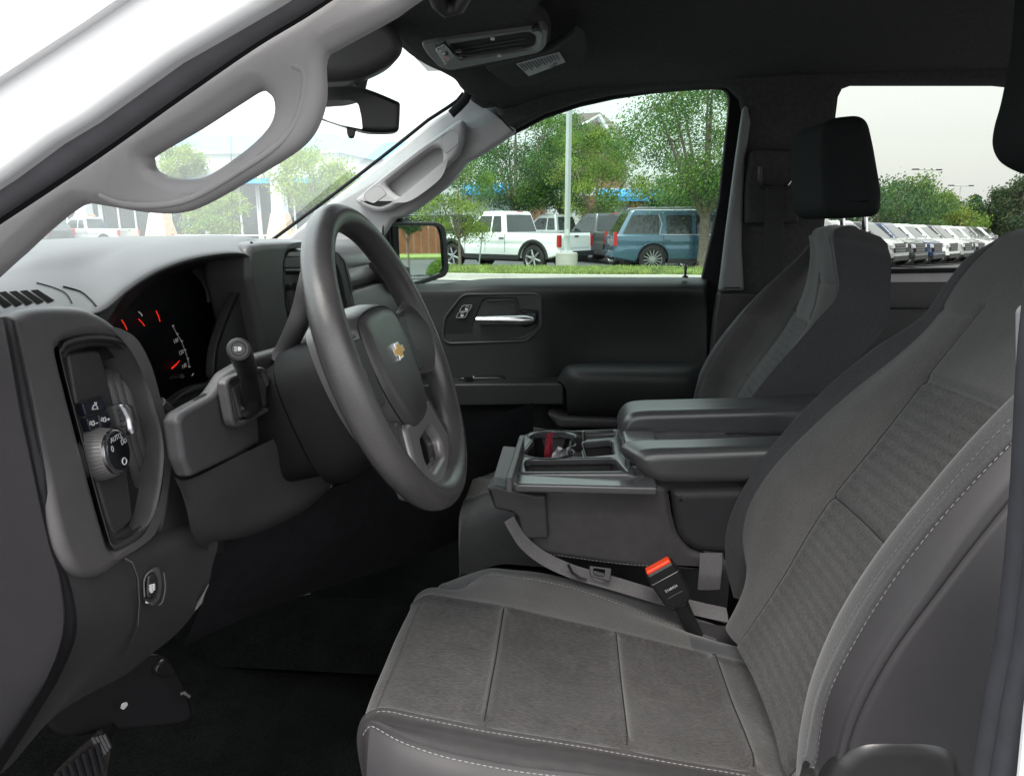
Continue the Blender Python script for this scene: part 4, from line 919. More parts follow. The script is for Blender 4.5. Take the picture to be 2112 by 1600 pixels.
# armrest lid: two pads and a slotted middle
def pad(y0, y1, pts, m, bev=.02, sk=0):
    b = MB(); b.plate(PY(y0), sm(pts, 4), [], y1-y0, bev, m, res=8); x0_ = min(v[0] for v in b.v)
    b.v = [(v[0]-sk*(v[1]-y0)*max(0, 1-(v[0]-x0_)/.10), v[1], v[2]) for v in b.v]; return b
lid = [(1272, 946), (1285, 930), (1330, 926), (1420, 924), (1600, 918), (1760, 912), (1760, 990), (1600, 1000), (1400, 1002), (1358, 998), (1330, 982), (1295, 962)]
lid = [(1318, 948), (1330, 936), (1360, 930), (1420, 928), (1600, 922), (1760, 916), (1760, 990), (1600, 998), (1400, 1002), (1362, 1000), (1340, 986), (1324, 966)]
pad(-.140, -.068, lid, M['lidv'], .018, .45).obj('lid_pad', CC)
b = MB(); stitches(b, [Y(p[0], p[1], -.1335) for p in sm([(1322, 958), (1330, 944), (1345, 936), (1400, 931), (1500, 928), (1600, 924)], 4, False)], M['threadd'], r=.0006); b.obj('stitching', CC)
lid2 = [(1272, 925), (1278, 900), (1296, 887), (1340, 884), (1360, 884), (1372, 893), (1620, 886), (1760, 880), (1760, 920), (1500, 930), (1320, 940), (1285, 940)]
b = MB(); xa = Y(1292, 905, -.04).x; b.plate(PY(-.068), rc([(xa, 1.128-1.2), (.8, 1.128-1.2), (.8, 1.08-1.2), (xa+.01, 1.08-1.2)], .012), [], .115, .006, M['tray'], local=True)
b.plate(PY(-.04), rc([(xa-.004, 1.133-1.2), (xa+.055, 1.133-1.2), (xa+.062, 1.12-1.2), (xa, 1.09-1.2)], .008), [], .075, .005, M['tray'], local=True); b.obj('lid_centre', CC)
b = MB(); b.plate(Pl((0, 0, 1.1295), (0, 0, 1), (1, 0, 0)), rc([(1366, 878), (1374, 872), (1620, 862), (1650, 868), (1640, 885), (1376, 898)], 5), [], .003, .001, mat('mauve grey tray mat', (.10, .088, .094), .6, cn=(90, .08), bump=GRAIN)); b.obj('slot_mat', CC)
lid3 = [(1278, 892), (1284, 872), (1300, 856), (1330, 850), (1400, 848), (1640, 842), (1780, 838), (1780, 900), (1500, 905), (1300, 910), (1284, 904)]
pad(.045, .150, lid3, M['lidv'], .016).obj('lid_pad', CC)
b = MB(); b.plate(PY(-.12), [(1300, 960), (1700, 960), (1700, 1015), (1330, 1015)], [], .24, .004, M['blk']); b.obj('lid_hinge', CC)
# crumpled wrappers left in the cup holder
def crumple(name, base, w_, h_, m, label, seed, tilt):
    b = MB(); rnd = random.Random(seed); n, k = 9, 9
    g = []
    for i in range(n):
        r = []
        for j in range(k):
            x = (i/(n-1)-.5)*w_; z = j/(k-1)*h_; amp = 1 if seed == 5 else .25
            r.append(Vector(base)+Vector((x*(1-.5*z/h_)+amp*rnd.uniform(-.003, .003)+tilt[0]*z, amp*rnd.uniform(-.006, .006)+tilt[1]*z+x*.9*(seed == 3), z+rnd.uniform(-.002, .002))))
        g.append(r)
    S_ = Surf(g); S_.build(b, 2, 2, m)
    b.obj(name, None, angle=12, wn=False, label=label, category='wrapper')
q = pz.U(1128, 926)+Vector((0, 0, -.062))
crumple('candy_wrapper', q, .020, .088, M['wrapr'], 'crumpled red foil wrapper standing in the console cup holder', 3, (.05, .15))
q = pz.U(1144, 934)+Vector((0, 0, -.062))
crumple('clear_wrapper', q, .046, .070, M['wrapc'], 'clear crinkled plastic wrapper lying in the near cup holder', 5, (.2, .1))

# strap, belt webbing, buckle
def ribbon(pts, wd, m, name, parent, th=.0012, up=(0, 0, 1), **k):
    b = MB(); b.tube([Vector(p) for p in sm(pts, 5, False)], wd/2, m, 8, rb=th, upv=up); return b.obj(name, parent, **k)
ribbon([Y(1466, 1140, -.140), Y(1466, 1165, -.142), Y(1464, 1190, -.142), Y(1462, 1215, -.13)], .036, M['web'], 'strap', CC, up=(1, 0, 0))
ribbon([Y(1050, 1070, -.16), Y(1058, 1085, -.162), Y(1080, 1118, -.158), Y(1120, 1150, -.152), Y(1180, 1178, -.148), Y(1250, 1198, -.146), Y(1330, 1222, -.144), Y(1420, 1250, -.140), Y(1500, 1268, -.125)], .026, M['web'], 'lap_belt', T, up=(0, .75, .66), label='grey centre lap belt lying between console and driver seat')
b = MB(); b.plate(Pl(Y(1240, 1180, -.165), (.0, -.9, .4)), rc([(1215, 1166), (1262, 1172), (1258, 1200), (1246, 1196), (1218, 1188)], 4), [rc([(1224, 1172), (1248, 1175), (1245, 1190), (1226, 1186)], 3)], .004, .0012, M['blk'])
b.tube([Y(*p, -.168) for p in [(1172, 1164), (1180, 1180), (1196, 1192), (1210, 1196)]], .0025, M['blk'], 8); b.obj('belt_adjuster', T)
BK = empty('belt_buckle', T, label='black seat belt buckle with a bright red release button')
bu = Vector(Y(1358, 1168, -.205)); bd = Vector(Y(1412, 1256, -.205)); axb = (bd-bu).normalized(); L_ = (bd-bu).length
nb = Vector((0, -1, .12)); nb = (nb-axb*nb.dot(axb)).normalized(); sb = axb.cross(nb).normalized()
pbk = Pl(bu, nb, sb)
q = lambda x, y: (x, y)
b = MB()
if pbk.e2.dot(axb) > 0: sg = 1
else: sg = -1
def bl(pts): return [(x, sg*y) for x, y in pts]
b.plate(pbk, rc(bl([(-.0225, -.001), (.0225, -.001), (.0245, .018), (.0225, .060), (.012, .071), (-.012, .071), (-.0225, .060), (-.0245, .018)]), .004), [], .022, .005, M['blk'], k=.011, local=True, res=5)
b.tube([pbk.at(x, sg*.0165, .0112-(.003 if abs(x) > .021 else 0)) for x in (-.0235, -.021, 0, .021, .0235)], .0006, M['satin'], 6)
b.tube([pbk.at(-.013, sg*.048, .0112), pbk.at(.013, sg*.048, .0112)], .0005, M['plas'], 6)
b.tube([pbk.at(-.007, sg*.071, .007), pbk.at(.006, sg*.071, .007)], .0008, M['satin'], 6)
b.text('2168424', pbk, 0, sg*.036, .006, M['mark'], k=.0112, rot=0 if sg < 0 else math.pi)
b.obj('buckle_body', BK)
b = MB(); b.plate(pbk, rc(bl([(-.020, -.0055), (.020, -.0055), (.0212, .002), (-.0212, .002)]), .002), [], .016, .003, M['redb'], k=.0085, local=True); b.obj('release_button', BK)
b = MB(); b.tube([pbk.at(0, sg*.066, 0), pbk.at(.004, sg*.10, -.004), pbk.at(.008, sg*.14, -.01)], .012, M['blk'], 10, rb=.005, upv=sb); b.obj('buckle_stem', BK)

# ================================================================== SEATS
def sample(pts, key, levels):
    """resample a 3-D polyline at given values of one coordinate (extending the ends)"""
    pts = sorted(pts, key=lambda p: p[key]); out = []
    for L in levels:
        if L <= pts[0][key]: a, b_ = pts[0], pts[1]
        elif L >= pts[-1][key]: a, b_ = pts[-2], pts[-1]
        else:
            for a, b_ in zip(pts, pts[1:]):
                if a[key] <= L <= b_[key]: break
        d = b_[key]-a[key]; t = (L-a[key])/d if abs(d) > 1e-9 else 0
        out.append(a + (b_-a)*t)
    return out
ZL = [.90, .96, 1.02, 1.08, 1.14, 1.20, 1.26, 1.32, 1.37, 1.42, 1.455, 1.475]
def plane_x(z): return .28+(z-.958)*.53 + .012*math.exp(-((z-1.12)/.09)**2)*-1     # centre panel profile (recline + lumbar)
def colpx(pts, y, yt=None):
    o = []
    for i, p in enumerate(pts): o.append(Y(p[0], p[1], y if yt is None else y+(yt-y)*i/(len(pts)-1)))
    return o
sil = sample([Y(1560, 1310, -.135), Y(1512, 1230, -.135), Y(1494, 1150, -.135), Y(1500, 1080, -.135), Y(1530, 1010, -.138), Y(1590, 920, -.142), Y(1680, 820, -.148), Y(1800, 720, -.158), Y(1880, 668, -.168), Y(1922, 640, -.175), Y(1955, 580, -.182), Y(1995, 532, -.19), Y(2025, 508, -.20), Y(2080, 492, -.22)], 2, ZL)
seamB = sample([Y(1572, 1256, -.165), Y(1552, 1212, -.16), Y(1534, 1155, -.158), Y(1529, 1097, -.158), Y(1538, 1050, -.158), Y(1570, 990, -.16), Y(1625, 925, -.163), Y(1720, 835, -.168), Y(1830, 745, -.178), Y(1905, 690, -.19), Y(1927, 655, -.195), Y(1960, 600, -.20), Y(2000, 545, -.21), Y(2035, 515, -.22)], 2, ZL)
crest = sample([Y(1656, 1492, -.60), Y(1660, 1456, -.60), Y(1696, 1341, -.598), Y(1753, 1226, -.595), Y(1832, 1111, -.59), Y(1926, 996, -.585), Y(2012, 896, -.58), Y(2098, 806, -.575), Y(2180, 735, -.56)], 2, ZL)
st1 = sample([Y(1688, 1514, -.640), Y(1696, 1456, -.640), Y(1724, 1385, -.640), Y(1768, 1305, -.638), Y(1825, 1212, -.635), Y(1911, 1097, -.63), Y(1998, 996, -.622), Y(2098, 896, -.612), Y(2200, 800, -.595)], 2, ZL)
st2 = sample([Y(1760, 1521, -.665), Y(1789, 1435, -.665), Y(1854, 1334, -.663), Y(1940, 1219, -.658), Y(2012, 1126, -.65), Y(2091, 1025, -.64), Y(2200, 900, -.62)], 2, ZL)
rows = []
for i, z in enumerate(ZL):
    x0 = plane_x(z); t = max(0, (z-1.30)/.18); sh = min(1, t)
    yi = -.27-.035*sh
    ye = -.53+.035*sh
    A, B, Cc, D, E_ = sil[i], seamB[i], crest[i], st1[i], st2[i]
    top = max(0, (z-1.40)/.075)
    cx0 = x0-(.0)+.02*top
    P = [Vector((A.x+.085+.035*(1-sh), A.y+.004, z-.02)), Vector((A.x+.035, A.y-.001, z-.005)), A, B,
         Vector((min((B.x*.45+x0*.55)-.012*(1-sh), x0), (B.y+yi)/2, z)),
         Vector((x0, yi, z)), Vector((x0+.008, -.34, z)), Vector((x0+.010, -.40, z)), Vector((x0+.008, -.46, z)), Vector((x0, ye, z)),
         Vector((Cc.x+.022+.4*(x0-Cc.x), (Cc.y*.75+ye*.25), z)),
         Cc, Vector((D.x*.55+Cc.x*.45-.006, D.y*.7+Cc.y*.3-.004, z)), D, Vector(((D.x+E_.x)/2, (D.y+E_.y)/2-.006, z)), E_,
         Vector((E_.x+.05, E_.y-.003, z)), Vector((E_.x+.12, E_.y+.005, z)), Vector((E_.x+.17, E_.y+.03, z))]
    for j in range(12, 19): P[j].z = max(P[j].z, 1.006+.012*(j-12)/6)
    rows.append(P)
# rounded top edge
last = rows[-1]
def cap(r, dx, dz, inw): 
    o = []
    for i, p in enumerate(r):
        q = p.copy(); q.x += dx*(0 if i in (0, 18) else .35 if i in (1, 17) else .75 if i in (2, 16) else 1); q.z += dz; q.y += inw*(-.40-p.y)/.27; o.append(q)
    return o
rows.append(cap(last, .022, .016, .016)); rows.append(cap(last, .065, .022, .03)); rows.append(cap(last, .075, .010, .035))
BS = Surf(rows); nv = BS.nv
FABL, FABC, FABD, VIN = M['fab'], M['fabc'], M['fabd'], M['vin']
def vofz(z):
    for i in range(len(ZL)-1):
        if ZL[i] <= z <= ZL[i+1]: return i+(z-ZL[i])/(ZL[i+1]-ZL[i])
    return 0 if z < ZL[0] else len(ZL)-1
uT, uM = vofz(1.302), vofz(1.135)
def bmat(u, v):
    if v < 3: return FABD
    if v < 5: return FABL if u < vofz(1.385)-.5*(v-3)*0 else M['fabu']
    if v < 9: return FABC if u < uT else M['fabu']
    if v < 11: return FABL if u < vofz(1.385) else M['fabu']
    return FABD if v < 13 else VIN
def g_(d, w_): return math.exp(-(d/w_)**2)
def bdisp(u, v):
    d = 0
    if u < 11:
        d -= .006*g_(v-5, .10) if u < vofz(1.40) else 0
        d -= .0035*g_(v-9, .10) if u < uT+.3 else 0
        d -= .002*g_(v-3, .08)+.003*g_(v-13, .07)+.003*g_(v-15, .07)
        if 5 <= v <= 9.2: d -= .006*g_(u-uT, .07)+.005*g_(u-uM, .06)
        if 3 <= v <= 5: d -= .003*g_(u-vofz(1.385), .06)
        if 5 < v < 9: d += .004*math.sin(math.pi*(v-5)/4)
    return d
def make_back(parent):
    b = MB(); BS.build(b, 12, 16, bmat, bdisp, flip=True)
    o = b.obj('backrest', parent, angle=60, wn=False)
    b = MB()
    def path(v, u0, u1, n=60, k=.0008): return [BS.ev(u0+(u1-u0)*i/n, v)+(-BS.nrm(u0+(u1-u0)*i/n, v))*k for i in range(n+1)]
    stitches(b, path(3.06, 0, 3.5, k=-.0006), M['threadd'], r=.0007); b.obj('stitching', parent); b = MB()
    stitches(b, path(11.9, 0, 9.5, k=.0010), M['threadd'], r=.0006); b.obj('stitching', parent); b = MB()
    stitches(b, path(13.10, .2, 9.8, k=-.0008), M['thread'], r=.0007, dash=.0045); b.obj('stitching', parent); b = MB()
    stitches(b, path(15.14, .4, 9.8, k=-.0010), M['threadd'], r=.0009, dash=.005)
    b.obj('stitching', parent); b = MB()
    def seam(pts): b.tube(pts, .0007, M['blkm'], 6)
    gp_ = lambda u, v: BS.ev(u, v)+BS.nrm(u, v)*(-1)*(bdisp(u, v)+.0001)
    seam([gp_(vofz(1.383)*i/80, 5) for i in range(81)]); b.obj('seam', parent); b = MB()
    seam([gp_(uT, 5+4*i/40) for i in range(41)]); b.obj('seam', parent); b = MB()
    seam([gp_(uM, 5+4*i/40) for i in range(41)]); b.obj('seam', parent); b = MB()
    seam([gp_(vofz(1.385), 3+2*i/20) for i in range(21)]); b.obj('seam', parent); b = MB()
    seam([gp_(uT*i/80, 9) for i in range(81)]); b.obj('seam', parent)
    return o
SD = empty('driver_seat', T, label='grey cloth driver seat nearest the open door')
SP = empty('passenger_seat', T, label='grey cloth passenger seat beyond the console')
make_back(SD)

# cushion: x levels front to back
XL = [-.20, -.17, -.13, -.09, -.04, .02, .08, .14, .20, .26, .33]
c0 = sample([Y(905, 1210, -.135), Y(930, 1187, -.13), Y(975, 1171, -.13), Y(1100, 1178, -.13), Y(1200, 1200, -.13), Y(1300, 1228, -.13), Y(1450, 1278, -.13), Y(1560, 1320, -.13)], 0, XL)
c1 = sample([Y(940, 1229, -.19), Y(950, 1204, -.175), Y(985, 1184, -.165), Y(1100, 1192, -.163), Y(1200, 1216, -.165), Y(1300, 1252, -.172), Y(1360, 1280, -.18), Y(1400, 1303, -.195), Y(1422, 1330, -.215), Y(1428, 1343, -.235)], 0, XL)
c2 = sample([Y(925, 1234, -.262), Y(1040, 1252, -.268), Y(1140, 1276, -.27), Y(1275, 1306, -.27), Y(1400, 1337, -.27), Y(1500, 1361, -.27), Y(1600, 1385, -.27)], 0, XL)
c3 = sample([Y(863, 1477, -.53), Y(1005, 1506, -.53), Y(1213, 1539, -.53), Y(1403, 1574, -.53), Y(1545, 1598, -.53), Y(1650, 1620, -.53)], 0, XL)
c5 = sample([Y(778, 1496, -.585), Y(835, 1527, -.60), Y(929, 1558, -.61), Y(1071, 1584, -.61), Y(1204, 1599, -.61), Y(1400, 1625, -.61), Y(1600, 1650, -.61)], 0, XL)
rows = []
for i, x in enumerate(XL):
    A, B, Cc, D, E_ = c0[i], c1[i], c2[i], c3[i], c5[i]
    if x < -.13: A = Vector((x, -.135, c0[2].z-.18*(-.13-x)-2.5*(-.13-x)**2)); B = Vector((x, -.215, A.z+.012))
    mid = (Cc+D)/2; mz = mid.z-.006
    B = Vector((x, max(B.y, -.235), min(B.z, A.z+.012)))
    if x > .17: B = Vector((x, -.19, A.z+.004))
    P = [Vector((x, -.125, A.z-.12)), Vector((x, -.118, A.z-.035)), A, B, Vector((x, (B.y+Cc.y)/2, max((B.z+Cc.z)/2+.004, Cc.z+.002))), Vector((x, Cc.y, Cc.z)),
         Vector((x, -.335, mz*.5+Cc.z*.5)), Vector((x, -.40, mz)), Vector((x, -.465, mz*.5+D.z*.5)), Vector((x, D.y, D.z)),
         Vector((x, -.568, (D.z+E_.z)/2+.003)), Vector((x, E_.y, E_.z)), Vector((x, E_.y-.026, E_.z-.035)), Vector((x, E_.y-.036, E_.z-.10)), Vector((x, E_.y-.030, E_.z-.22))]
    rows.append(P)
f0 = rows[0]
def nose(dx, dz, sq):
    o = []
    for i, p in enumerate(f0):
        e = abs((p.y+.38)/.26); q = p.copy(); q.x += dx*(1-.5*min(e, 1)**2)+(.020*abs(dx)/.046*min(1, (i-9)/3) if i >= 10 else 0); q.z += dz if p.z > .85 else dz*.3; q.y += sq*(-.38-p.y)/.26; o.append(q)
    return o
rows = [nose(-.020, -.18, .035), nose(-.042, -.10, .022), nose(-.046, -.05, .012), nose(-.037, -.018, .006), nose(-.020, -.004, .002)]+rows
CS = Surf(rows); off = 5
def uofx(x):
    for i in range(len(XL)-1):
        if XL[i] <= x <= XL[i+1]: return off+i+(x-XL[i])/(XL[i+1]-XL[i])
    return off
uc1, uc2, uc3 = uofx(-.091), uofx(.072), uofx(.215)
def cmat(u, v):
    if v < 3: return FABD
    if v < 5 and 2.5 < u < uofx(.19): return FABL
    if v < 5: return FABD
    if v < 9: return M['fabq']
    return M['cvin'] if v < 11 else VIN  # same vinyl as the side, lighter here to offset its shading
def cdisp(u, v):
    d = -.003*g_(v-3, .08)-.003*g_(v-9, .09)-.003*g_(v-11, .07)
    if u > 3: d -= .0022*g_(v-5, .12)
    for uc, dp in ((uc1, .013), (uc2, .013), (uc3, .016)):
        if 5 <= v <= 9: d -= dp*(.55*g_(u-uc, .07)+.45*g_(u-uc, .22))*min(1, (v-5)*3, (9-v)*3)
    if 5 < v < 9 and u > 4:
        edges = sorted([2.0, uc1, uc2, uc3, CS.nu-1])
        for a, c in zip(edges, edges[1:]):
            if a <= u < c: d += .005*math.sin(math.pi*(u-a)/(c-a))*math.sin(math.pi*(v-5)/4)**.6
    return d
def make_cushion(parent):
    b = MB(); CS.build(b, 18, 12, cmat, cdisp, flip=False); o = b.obj('cushion', parent, angle=60, wn=False)
    b = MB()
    def path(v, u0, u1, n=70, k=.0004): return [CS.ev(u0+(u1-u0)*i/n, v)+CS.nrm(u0+(u1-u0)*i/n, v)*k for i in range(n+1)]
    stitches(b, path(3.12, 3, uofx(.18), k=-.0010), M['thread'], r=.0007); b.obj('stitching', parent); b = MB()
    stitches(b, path(9.10, 4.3, 14.5, k=-.0010), M['thread'], r=.0006, dash=.0042); b.obj('stitching', parent); b = MB()
    stitches(b, path(11.10, 3.2, 14.5, k=-.0010), M['thread'], r=.0006, dash=.0042)
    b.obj('stitching', parent)
    for uc in (uc1, uc2, uc3):
        b = MB(); b.tube([CS.ev(uc, 5.15+3.7*i/40)+CS.nrm(uc, 5.15+3.7*i/40)*(cdisp(uc, 5.15+3.7*i/40)-.0001) for i in range(41)], .0007, M['blkm'], 6); b.obj('seam', parent)
    return o
make_cushion(SD)
# lower valance, recliner cover, under-seat trim of the driver seat
b = MB(); Surf(S([[(1556, 1275, -.165), (1500, 1290, -.165), (1430, 1280, -.165)], [(1570, 1310, -.20), (1500, 1325, -.20), (1425, 1325, -.20)], [(1600, 1345, -.24), (1520, 1350, -.24), (1440, 1350, -.24)]])).build(b, 4, 4, M['vin'])
b.obj('side_valance', SD)
b = MB(); b.plate(PY(-.672), sm([(1720, 1600), (1752, 1562), (1790, 1538), (1860, 1530), (1930, 1536), (1972, 1556), (1990, 1600), (1995, 1700), (1700, 1700)], 4), [], .03, .014, M['blk'], res=7)

b.obj('recliner_cover', SD, label='black plastic recliner cover at the foot of the backrest')
b = MB(); b.box((.06, -.40, .69), (.44, .42, .16), M['blkm']); b.obj('seat_frame', SD)
# headrests
def headrest(parent, dx, y0, px=None, yr=None):
    hr = empty('h', None); bpy.data.objects.remove(hr)
    b = MB()
    prof = [PY(y0).loc(Y(p[0], p[1], y0 if yr is None else yr)) for p in px]
    b.plate(PY(y0), prof if yr is None else sm(prof, 4), [], .255, .032, M['hrest'], local=True, res=8); return b.obj('headrest', parent)
hp = rc([(1704, 241), (1797, 232), (1812, 300), (1829, 400), (1824, 446), (1708, 453), (1702, 330)], [40, 34, 10, 30, 40, 40, 10], 8)
headrest(SP, 0, .275, hp)
for q0, q1 in [((1783, 440, .335), (1785, 492, .335)), ((1737, 446, .47), (1739, 492, .47))]:
    b = MB(); b.tube([Y(*q0), Y(*q1)], .0062, M['chrome'], 14); b.obj('headrest_post', SP)
    b = MB(); b.tube([Y(q1[0], 478, q1[2]), Y(q1[0], 486, q1[2])], .010, M['blk'], 14); b.obj('post_collar', SP)
hp2 = [(2068, 150), (2055, 215), (2042, 262), (2038, 300), (2048, 330), (2068, 348), (2100, 362), (2150, 372), (2260, 376), (2300, 340), (2320, 200), (2300, 40), (2270, -60), (2120, -70), (2088, -30), (2078, 80)]
headrest(SD, 0, -.54, hp2, -.30)
for yy in (-.33, -.44):
    b = MB(); b.tube([Y(2140, 330, yy), Y(2150, 560, yy)], .0062, M['chrome'], 12); b.obj('headrest_post', SD)
# passenger seat: the driver seat mirrored across the cab
for o in [x for x in list(bpy.data.objects) if x.parent == SD and x.name.split('.')[0] in ('backrest', 'cushion', 'seat_frame', 'stitching', 'seam')]:
    me = o.data.copy(); n = len(me.vertices); co = np.empty(n*3); me.vertices.foreach_get('co', co); co = co.reshape(-1, 3)
    co[:, 1] *= -1
    if o.name.startswith('backrest') or (o.name[:4] in ('stit', 'seam') and co[:, 2].max() > 1.1): 
        s_ = np.clip((co[:, 1]-.36)/.26, 0, 1); co[:, 0] += .030-1.7*np.clip(co[:, 2]-1.25, 0, 1)**2+.065*s_*s_*(3-2*s_)
        t_ = np.clip((co[:, 2]-1.28)/.2, 0, 1.15)**1.2; co[:, 1] = np.where(co[:, 1] > .36, .36+(co[:, 1]-.36)*(1-.5*t_), co[:, 1])
    if co[:, 2].max() > 1.3: co[:, 0] = np.where(co[:, 2] > 1.25, np.minimum(co[:, 0], np.where(co[:, 1] > .3, .565, .60)), co[:, 0])
    me.vertices.foreach_set('co', co.ravel()); me.flip_normals(); me.update()
    c = o.copy(); c.data = me; COL.objects.link(c); c.parent = SP

# ================================================================== FLOOR, PEDALS
b = MB()
Surf([[Vector((x, y, z)) for y in (-.8, -.74, -.66, -.3, -.1, .1, .4, .8)] for x, z in ((-1.1, .95), (-.95, .84), (-.85, .72), (-.72, .65), (-.5, .62), (0, .61), (.6, .61), (1.5, .61))]).build(b, 3, 3, M['carp'])
b.obj('floor_carpet', T)
b = MB(); Surf([[Vector((x, y, z)) for x in (-.95, -.7, -.4, -.05)] for y, z in ((-.02, .64), (.03, .70), (.12, .72), (.2, .66))]).build(b, 3, 3, M['carp']); b.obj('tunnel_carpet', T)
b = MB(); b.plate(Pl((-.55, -.5, .93), (.9, -.35, .15)), sm([(60, 1420), (200, 1370), (330, 1350), (372, 1390), (392, 1440), (398, 1470), (384, 1490), (320, 1500), (220, 1509), (120, 1515)], 3), [], .02, .006, mat('dull purple brown kick panel', (.012, .0105, .012), .6, spec=.25, cn=(30, .1), bump=GRAIN))
b.plate(Pl((-.54, -.5, .93), (.9, -.35, .15)), sm([(340, 1360), (356, 1372), (362, 1385), (352, 1395), (330, 1392), (322, 1380)], 3), [], .008, .002, M['blk'])
b.obj('kick_panel', T)
b = MB(); pk_ = Pl((-.53, -.5, .93), (.9, -.35, .15)); b.plate(pk_, rc([(250, 1460), (254, 1450), (262, 1447), (264, 1452), (259, 1459), (255, 1463)], 2), [], .002, 0, M['mark']); b.obj('release_symbol', T); b = MB(); b.tube([pk_.U(373, 1430, .002), pk_.U(380, 1428, .003), pk_.U(391, 1436, .002)], .002, M['satin'], 6)
b.obj('panel_clip', T)
PD = empty('parking_brake_pedal', T, label='ribbed parking brake pedal at the lower left')
b = MB(); pp = Pl(Y(170, 1570, -.58), (.75, -.5, .45))
b.plate(pp, rc([(212, 1500), (232, 1545), (222, 1610), (240, 1680), (80, 1680), (120, 1590), (178, 1530)], 10), [], .012, .003, mat('worn rubber pedal', (.016, .014, .012), .7, spec=.2, cn=(40, .3), bump=GRAIN))
for i in range(7): b.tube([pp.U(200-i*14, 1532+i*10, .003), pp.U(214-i*10, 1590+i*20, .003)], .0032, M['blkm'], 6)
for i in range(4): b.tube([pp.U(190+i*8, 1520-i*2, .002), pp.U(212+i*5, 1560-i*6, .002)], .0025, M['plas2'], 6)
b.obj('pedal_pad', PD)
b = MB(); b.tube([pp.U(200, 1540, -.01), pp.U(260, 1440, -.12)], .01, M['blk'], 8); b.obj('pedal_arm', PD)
b = MB(); a0 = Y(475, 200, .86); a1 = Y(479, 492, .86); d_ = Vector((-1.0, 0, 0)); 
p0 = X(475, 200, -1.35); p1 = X(479, 498, -1.35); b.tube([p1+(p1-p0)*.3, p1, p0], [.003, .0022, .0012], M['blk'], 6); b.obj('antenna', T)

# ================================================================== OUTSIDE
def gz(x, y):      # lie of the land: falls away to the right
    return -1.2*(1-math.exp(-max(0, x-4.5)/32)) if x > 4.5 else 0
OM = dict(
 asph=mat('asphalt', (.075, .077, .08), .85, cn=[(1.5, .12), (60, .2)], bump=[('noise', 80, .4)]),
 conc=mat('concrete', (.38, .37, .34), .85, cn=[(2, .1), (40, .12)]),
 grass=mat('grass', (.20, .27, .075), .95, cn=[(2.5, .3), (40, .45)], bump=[('noise', 40, 1)]),
 bark=mat('bark', (.16, .135, .11), .95, cn=[(8, .3), (40, .3)], bump=[('noise', 30, 1)]),
 stucco=mat('pale wall render', (.5, .51, .52), .8, cn=(1, .05)),
 blue=mat('blue fascia', (.02, .27, .62), .4, cn=(2, .06)),
 bluep=mat('pale blue fascia', (.24, .50, .66), .5, cn=(1, .08)),  # blue paled to carry the haze of the windshield view
 brick=mat('brown brick', (.20, .10, .07), .9, cn=[(3, .2), (25, .35)]),
 shing=mat('grey brown shingles', (.24, .21, .19), .9, cn=[(2, .1), (20, .25)]),
 stone=mat('tan block pier', (.50, .38, .26), .9, cn=[(4, .15), (30, .15)]),  # tan paled for the same windshield haze
 dglass=mat('dark window glass', (.02, .025, .028), .08, cn=(1, .2), coat=.5),
 tyre=mat('tyre rubber', (.018, .018, .019), .8, cn=(20, .2)),
 alloy=mat('alloy wheel', (.45, .46, .47), .3, metal=.8, cn=(8, .05)),
 dark=mat('vehicle black trim', (.02, .02, .022), .5, cn=(10, .1)),
 tail=mat('red tail lamp', (.4, .015, .015), .15, cn=(8, .1), coat=.6),
 lamp=mat('clear headlamp', (.55, .56, .58), .1, metal=.3, cn=(8, .1), coat=.6),
 wpaint=mat('white truck paint', (.80, .82, .83), .2, coat=.9, cn=(.7, .02)),
 bpaint=mat('slate blue paint', (.06, .125, .185), .22, metal=.25, coat=.9, cn=(.7, .03)),
 spaint=mat('silver paint', (.50, .52, .53), .25, metal=.4, coat=.8, cn=(.7, .03)),
 gpaint=mat('dark grey paint', (.05, .055, .06), .22, metal=.3, coat=.9, cn=(.7, .03)),
 npaint=mat('navy paint', (.02, .045, .11), .22, metal=.2, coat=.9, cn=(.7, .03)),
 galv=mat('galvanised pole', (.50, .53, .53), .45, metal=.3, cn=(4, .05)),
 fence=mat('red brown fence boards', (.27, .10, .055), .85, cn=[(1, .15), (12, .25)]),
)
def leafm(n, c):
    m = mat(n, c, .6, cn=[(1.3, .3), (9, .25)]); t = m.node_tree; p = t.nodes['Principled BSDF']; p.inputs['Specular IOR Level'].default_value = .25
    tl = t.nodes.new('ShaderNodeBsdfTranslucent'); ms = t.nodes.new('ShaderNodeMixShader'); ms.inputs[0].default_value = .42
    t.links.new(p.inputs['Base Color'].links[0].from_socket, tl.inputs[0]); t.links.new(p.outputs[0], ms.inputs[1]); t.links.new(tl.outputs[0], ms.inputs[2])
    t.links.new(ms.outputs[0], t.nodes['Material Output'].inputs[0]); return m
LEAF = [leafm('fresh green leaves', (.15, .25, .05)), leafm('mid green leaves', (.075, .16, .05)), leafm('deep green leaves', (.04, .10, .042)), leafm('yellow green leaves', (.25, .33, .06)), leafm('olive pine needles', (.075, .10, .045))]
# ground sheet
b = MB(); xsg = [-400, -150, -60, -20, 0, 4.5, 7, 10, 15, 20, 30, 45, 70, 120, 400]; ysg = [-300, -40, 0, 6, 17.2, 60, 120, 500]
Surfg = [[Vector((x, y, gz(x, y)-.02)) for x in xsg] for y in ysg]
n_ = len(xsg); b.add([p for r in Surfg for p in r], [(i*n_+j, i*n_+j+1, (i+1)*n_+j+1, (i+1)*n_+j) for i in range(len(ysg)-1) for j in range(n_-1)], OM['asph'])
b.obj('road', None, kind='structure')
